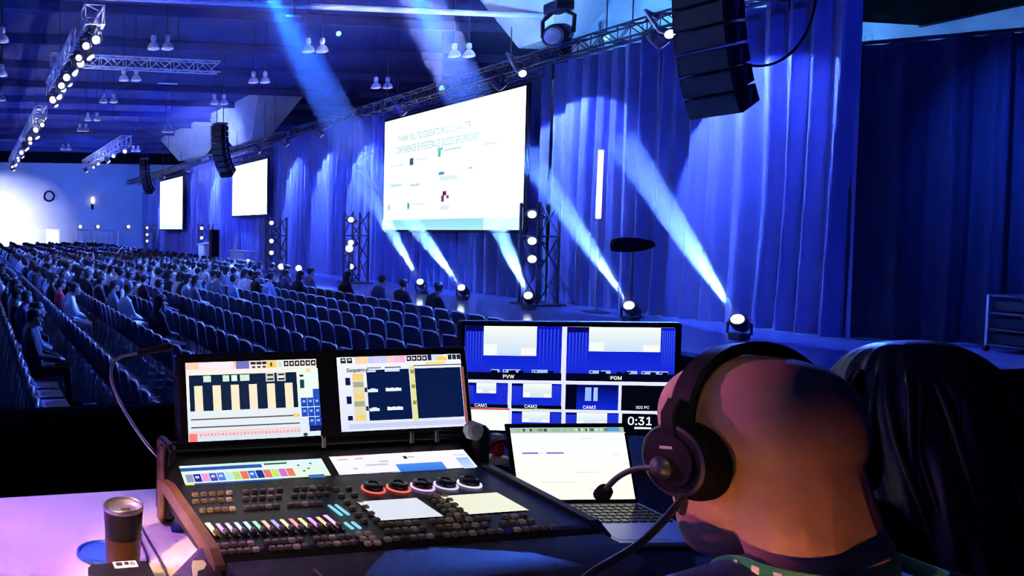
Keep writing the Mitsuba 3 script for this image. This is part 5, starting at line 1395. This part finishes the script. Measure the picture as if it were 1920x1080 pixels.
def office_chair(hip, f, r, label):
    k = thing('office_chair', label, 'chair')
    z = 1.02
    base = np.array([hip[0], hip[1], z]) + f * 0.10
    part(k, 'seat', fuse([m3.Manifold.batch_hull([msphere(base + [0, 0, 0.415] + f * a + r * b, 0.022, 12) for a in (-0.19, 0.19) for b in (-0.2, 0.2)])], 0.08, 0), 'm_black_cloth', 40)
    part(k, 'back', fuse([m3.Manifold.batch_hull([msphere(base + [0, 0, h] - f * 0.275 + r * b, 0.016, 12) for h in (0.50, 0.72) for b in (-0.18, 0.18)])], 0.08, 0), 'm_black_cloth', 40)
    part(k, 'stem', cat([beam(base + [0, 0, 0.08], base + [0, 0, 0.40], 0.025, 10), tube([base + [0, 0, 0.37], base + [0, 0, 0.37] - f * 0.29, base + [0, 0, 0.60] - f * 0.29], 0.014, 8)]), 'm_dark_metal', 40)
    for i in range(5):
        a = 2 * math.pi * i / 5
        e = base + f * 0.26 * math.cos(a) + r * 0.26 * math.sin(a)
        part(k, 'foot', cat([beam(base + [0, 0, 0.09], e + [0, 0, 0.07], 0.016, 8), ball(e + [0, 0, 0.032], 0.03, 1)]), 'm_dark_metal', 40)
    return k


# ---- the bald man with the headset
HEAD = at_d(1425, 868, 0.93)
MAN_YAW = math.radians(4.0)
M = desk_person(HEAD, MAN_YAW, math.radians(13), math.radians(2), 1.10, 0.205, 0.10)
man = thing('person', 'bald person in a navy shirt seen from behind, wearing a black headset at the desk', 'person')
sk = fuse(M['skin'], 0.007, 40)
part(man, 'body', sk, 'm_skin', True)
part(man, 'shirt', fuse(M['shirt'], 0.025, 6), 'm_navy', True, label='navy shirt')
part(man, 'trousers', fuse(M['legs'], 0.05, 4), 'm_black_cloth', True)
for q in M['shoes']: part(man, 'shoe', fuse([q], 0.05, 0), 'm_black', 40)
nb, mf, mr, mu = M['nb'], M['f'], M['r'], M['u']
ang = np.linspace(0, 2 * np.pi, 40)
part(man, 'collar', tube([nb - mu * (0.004 + 0.045 * (0.5 + 0.5 * math.cos(a))) + mr * 0.080 * math.sin(a) + mf * (0.074 * math.cos(a) + 0.0) for a in ang], 0.0075, 8), 'm_navy', True)
office_chair(M['hip'], mf, mr, 'black office chair under the bald person, hidden below the desk edge')

# headset
A = M['A']; hr, hf, hu = (A[:, i] / np.linalg.norm(A[:, i]) for i in range(3))
def hp(x, y, z): return HEAD + A @ np.array([x, y, z])
hs_ = thing('headset', 'black headset with microphone boom on the bald head', 'headset')
def ribbon(pts, side, w, th):
    pts = np.asarray(pts, float); V = []
    t = np.gradient(pts, axis=0); t /= np.linalg.norm(t, axis=1, keepdims=True)
    for p_, t_, s_ in zip(pts, t, np.broadcast_to(side, pts.shape)):
        s_ = s_ - t_ * (s_ @ t_); s_ = s_ / np.linalg.norm(s_); n_ = np.cross(t_, s_)
        c = 0.3
        for a_, b_ in ((-1, -c), (-1, c), (-0.8, 1), (0.8, 1), (1, c), (1, -c), (0.8, -1), (-0.8, -1)): V.append(p_ + s_ * a_ * w / 2 + n_ * b_ * th / 2)
    n, F = len(pts), []
    for k_ in range(n - 1):
        for i in range(8):
            j = (i + 1) % 8
            F += [[k_ * 8 + i, k_ * 8 + j, (k_ + 1) * 8 + j], [k_ * 8 + i, (k_ + 1) * 8 + j, (k_ + 1) * 8 + i]]
    for i in range(1, 7): F += [[0, i + 1, i], [(n - 1) * 8, (n - 1) * 8 + i, (n - 1) * 8 + i + 1]]
    m = trimesh.Trimesh(V, F, process=False); m.fix_normals()
    return m


arc = []
for a in np.linspace(math.radians(-86), math.radians(86), 44):
    arc.append(hp(0.0945 * math.sin(a) * (1 + 0.03 * math.cos(a) ** 2), -0.010 * math.cos(a), 0.024 + 0.1115 * math.cos(a) ** 0.82))
part(hs_, 'headband', ribbon(arc, hf, 0.034, 0.011), 'm_headset', 40)
part(hs_, 'band_pad', ribbon([p_ - (p_ - hp(0, 0, 0.02)) / np.linalg.norm(p_ - hp(0, 0, 0.02)) * 0.006 for p_ in arc[9:-9]], hf, 0.026, 0.007), 'm_black_cloth', 40)
for s in (-1, 1):
    c = hp(s * 0.078, 0.002, 0.002)
    ax = hr * s
    part(hs_, 'cushion', lathe([[0.020, -0.006], [0.042, -0.006], [0.049, 0.001], [0.050, 0.010], [0.045, 0.018], [0.030, 0.020], [0.020, 0.010], [0.020, -0.006]], 32, c, ax), 'm_black_cloth', True)
    part(hs_, 'ear_cup', lathe([[0, 0.016], [0.046, 0.016], [0.047, 0.024], [0.043, 0.033], [0.040, 0.035], [0.034, 0.0352], [0.0325, 0.039], [0.018, 0.040], [0, 0.040]], 36, c, ax), 'm_headset', 40)
    part(hs_, 'trim_ring', lathe([[0.0405, 0.0345], [0.0445, 0.0325], [0.0455, 0.0345], [0.0420, 0.0365], [0.0405, 0.0345]], 36, c, ax), 'm_dark_metal', 40)
    part(hs_, 'yoke', ribbon([hp(s * 0.098, -0.002, 0.072), hp(s * 0.109, -0.001, 0.055), hp(s * 0.110, 0, 0.035), hp(s * 0.108, 0.0, 0.02)], hf, 0.022, 0.006), 'm_headset', 40)
c = hp(-0.078, 0.002, 0.002)
piv = c - hr * 0.042 - hu * 0.010 + hf * 0.006
part(hs_, 'boom_pivot', lathe([[0, -0.004], [0.014, -0.004], [0.015, 0.004], [0.011, 0.010], [0.005, 0.013], [0, 0.013]], 20, piv, -hr), 'm_dark_metal', 40)
bm = spline([piv - hr * 0.008, piv - hr * 0.010 + hf * 0.03 - hu * 0.004, piv - hr * 0.004 + hf * 0.075 - hu * 0.022, piv + hr * 0.012 + hf * 0.118 - hu * 0.045], 28)
part(hs_, 'boom', tube(bm, 0.0036, 8), 'm_dark_metal', True)
part(hs_, 'microphone', fuse([bone(bm[-1] - (bm[-1] - bm[-4]) * 0.5, 0.0095, bm[-1] + (bm[-1] - bm[-4]) * 0.9, 0.0105, 16)], 0.006, 2), 'm_black_cloth', True)
e = c - hr * 0.030 - hu * 0.046
part(hs_, 'cable_relief', beam(e + hu * 0.008, e - hu * 0.018, 0.006, 10, 0.004), 'm_headset', 40)
cab = [e - hu * 0.018, at_d(1236, 985, 0.80), at_d(1200, 1018, 0.78), at_d(1150, 1050, 0.76), at_d(1090, 1092, 0.74), at_d(1050, 1190, 0.74)]
part(hs_, 'cable', tube(spline(cab, 48), 0.0038, 8), 'm_dark_metal', True)
part(hs_, 'lettering', cat([box([0, 0, 0], [0.018, 0.0035, 0.0008])]).apply_transform(frame_tf(c - hr * 0.0408 + hu * 0.016, hf * -1.0, hu, -hr)), 'm_label')

# lanyard round the neck
ly = thing('lanyard', 'green lanyard with white lettering round the neck of the bald person', 'lanyard')
def lan(a): return nb + mu * (0.012 - 0.02 * math.sin(a) ** 2 - 0.09 * max(0, math.cos(a)) ** 1.5) + mr * 0.096 * math.sin(a) + mf * (0.100 * math.cos(a) - 0.004)
lp = [lan(a) for a in np.linspace(math.radians(35), math.radians(325), 48)]
part(ly, 'band', ribbon([q - mu * 0.0 for q in lp], mu * 0.75 + np.array([0, 0, 0.2]), 0.020, 0.003), 'm_lanyard', 40)
pr = []
for i in range(9, 40, 2):
    q = lp[i]; t_ = lp[i + 1] - lp[i - 1]; t_ /= np.linalg.norm(t_); o = q - nb; o -= t_ * (o @ t_); o[2] = 0; o /= np.linalg.norm(o)
    up_ = np.cross(o, t_); up_ = up_ if up_[2] > 0 else -up_
    part(ly, 'letter', box([0, 0, 0], [0.008 if i % 3 else 0.005, 0.009, 0.001], 0.0).apply_transform(frame_tf(q + o * 0.0022, t_, up_, np.cross(t_, up_))), 'm_white')

# ---- the dark-haired woman beside him
WH = at_d(1712, 800, 1.26)
W = desk_person(WH, math.radians(14), math.radians(10), math.radians(-3), 1.0, 0.170, 0.08, 'f')
wom = thing('person', 'person with long dark hair in black clothes at the right behind the bald head', 'person')
part(wom, 'body', fuse(W['skin'], 0.012, 6), 'm_skin', True)
part(wom, 'top', fuse(W['shirt'], 0.035, 6), 'm_black_cloth', True)
part(wom, 'trousers', fuse(W['legs'], 0.06, 4), 'm_black_cloth', True)
for q in W['shoes']: part(wom, 'shoe', fuse([q], 0.05, 0), 'm_headset', 40)
office_chair(W['hip'], W['f'], W['r'], 'black office chair under the dark-haired person, hidden in the dark')
WA = W['A']
n, m = 64, 160
tz = np.linspace(0, 1, n); a = np.arange(m) * 2 * np.pi / m
V = []
for t_ in tz:
    if t_ < 0.42:
        q = t_ / 0.42
        zz = 0.142 * math.cos(q * math.pi / 2) ** 0.9 + 0.0; rr = math.sin(q * math.pi / 2) ** 0.75
        rx, ry, oy = 0.098 * rr, 0.118 * rr, -0.012
    else:
        q = (t_ - 0.42) / 0.58
        zz = -0.31 * q; rx = 0.098 + 0.022 * math.sin(q * 2.6); ry = 0.118 - 0.045 * q; oy = -0.012 - 0.055 * q
    c, s = np.cos(a), np.sin(a)
    strands = mk.noise(np.stack([a * 9 / np.pi * 2, np.full(m, t_ * 3.0), np.zeros(m)], -1), 5) - 0.5 + 0.6 * (mk.noise(np.stack([a * 26 / np.pi, np.full(m, t_ * 5.0), np.ones(m)], -1), 6) - 0.5)
    k_ = 1 + 0.16 * strands * min(1, t_ * 3)
    open_ = np.clip((s - 0.55) * 3, 0, 1) * np.clip((t_ - 0.34) * 6, 0, 1)    # parted before the face
    x = rx * c * k_; y = oy + ry * s * k_ - open_ * 0.085
    V.append(np.stack([x, y, np.full(m, zz)], 1))
V = np.vstack(V + [np.array([[0, -0.012, 0.1425], [0, -0.06, -0.30]])])
F = []
for k_ in range(n - 1):
    i = np.arange(m); j = (i + 1) % m
    F.append(np.stack([k_ * m + i, (k_ + 1) * m + j, k_ * m + j], 1)); F.append(np.stack([k_ * m + i, (k_ + 1) * m + i, (k_ + 1) * m + j], 1))
i = np.arange(m); j = (i + 1) % m
F.append(np.stack([i, j, np.full(m, n * m)], 1)); F.append(np.stack([(n - 1) * m + j, (n - 1) * m + i, np.full(m, n * m + 1)], 1))
hm = trimesh.Trimesh(WH + (V * 1.06) @ WA.T, np.vstack(F), process=False); hm.fix_normals()
part(wom, 'hair', hm, 'm_hair', True, label='long dark brown hair')
rr_ = random.Random(5)
for i in range(26):                                     # loose locks over the back of the hair
    a0 = rr_.uniform(math.pi * 0.95, math.pi * 2.05); w_ = rr_.uniform(0.9, 1.08)
    pts = []
    for t_ in np.linspace(0, 1, 9):
        q = t_
        zz = 0.10 - 0.42 * q; k_ = 1.06 + 0.05 * math.sin(q * 5 + i); rad = math.sqrt(max(0.05, 1 - max(0, zz / 0.142) ** 2))
        aa = a0 + 0.25 * math.sin(q * 3 + i) * 0.6
        pts.append(WH + WA @ np.array([0.104 * rad * math.cos(aa) * k_ * (1 + 0.15 * q), -0.014 - 0.05 * max(0, q - 0.3) + 0.118 * rad * math.sin(aa) * k_ * (1 - 0.25 * q), zz]))
    part(wom, 'lock', tube(spline(pts, 22), np.linspace(0.0075, 0.002, 22) * w_, 6), 'm_hair', True)
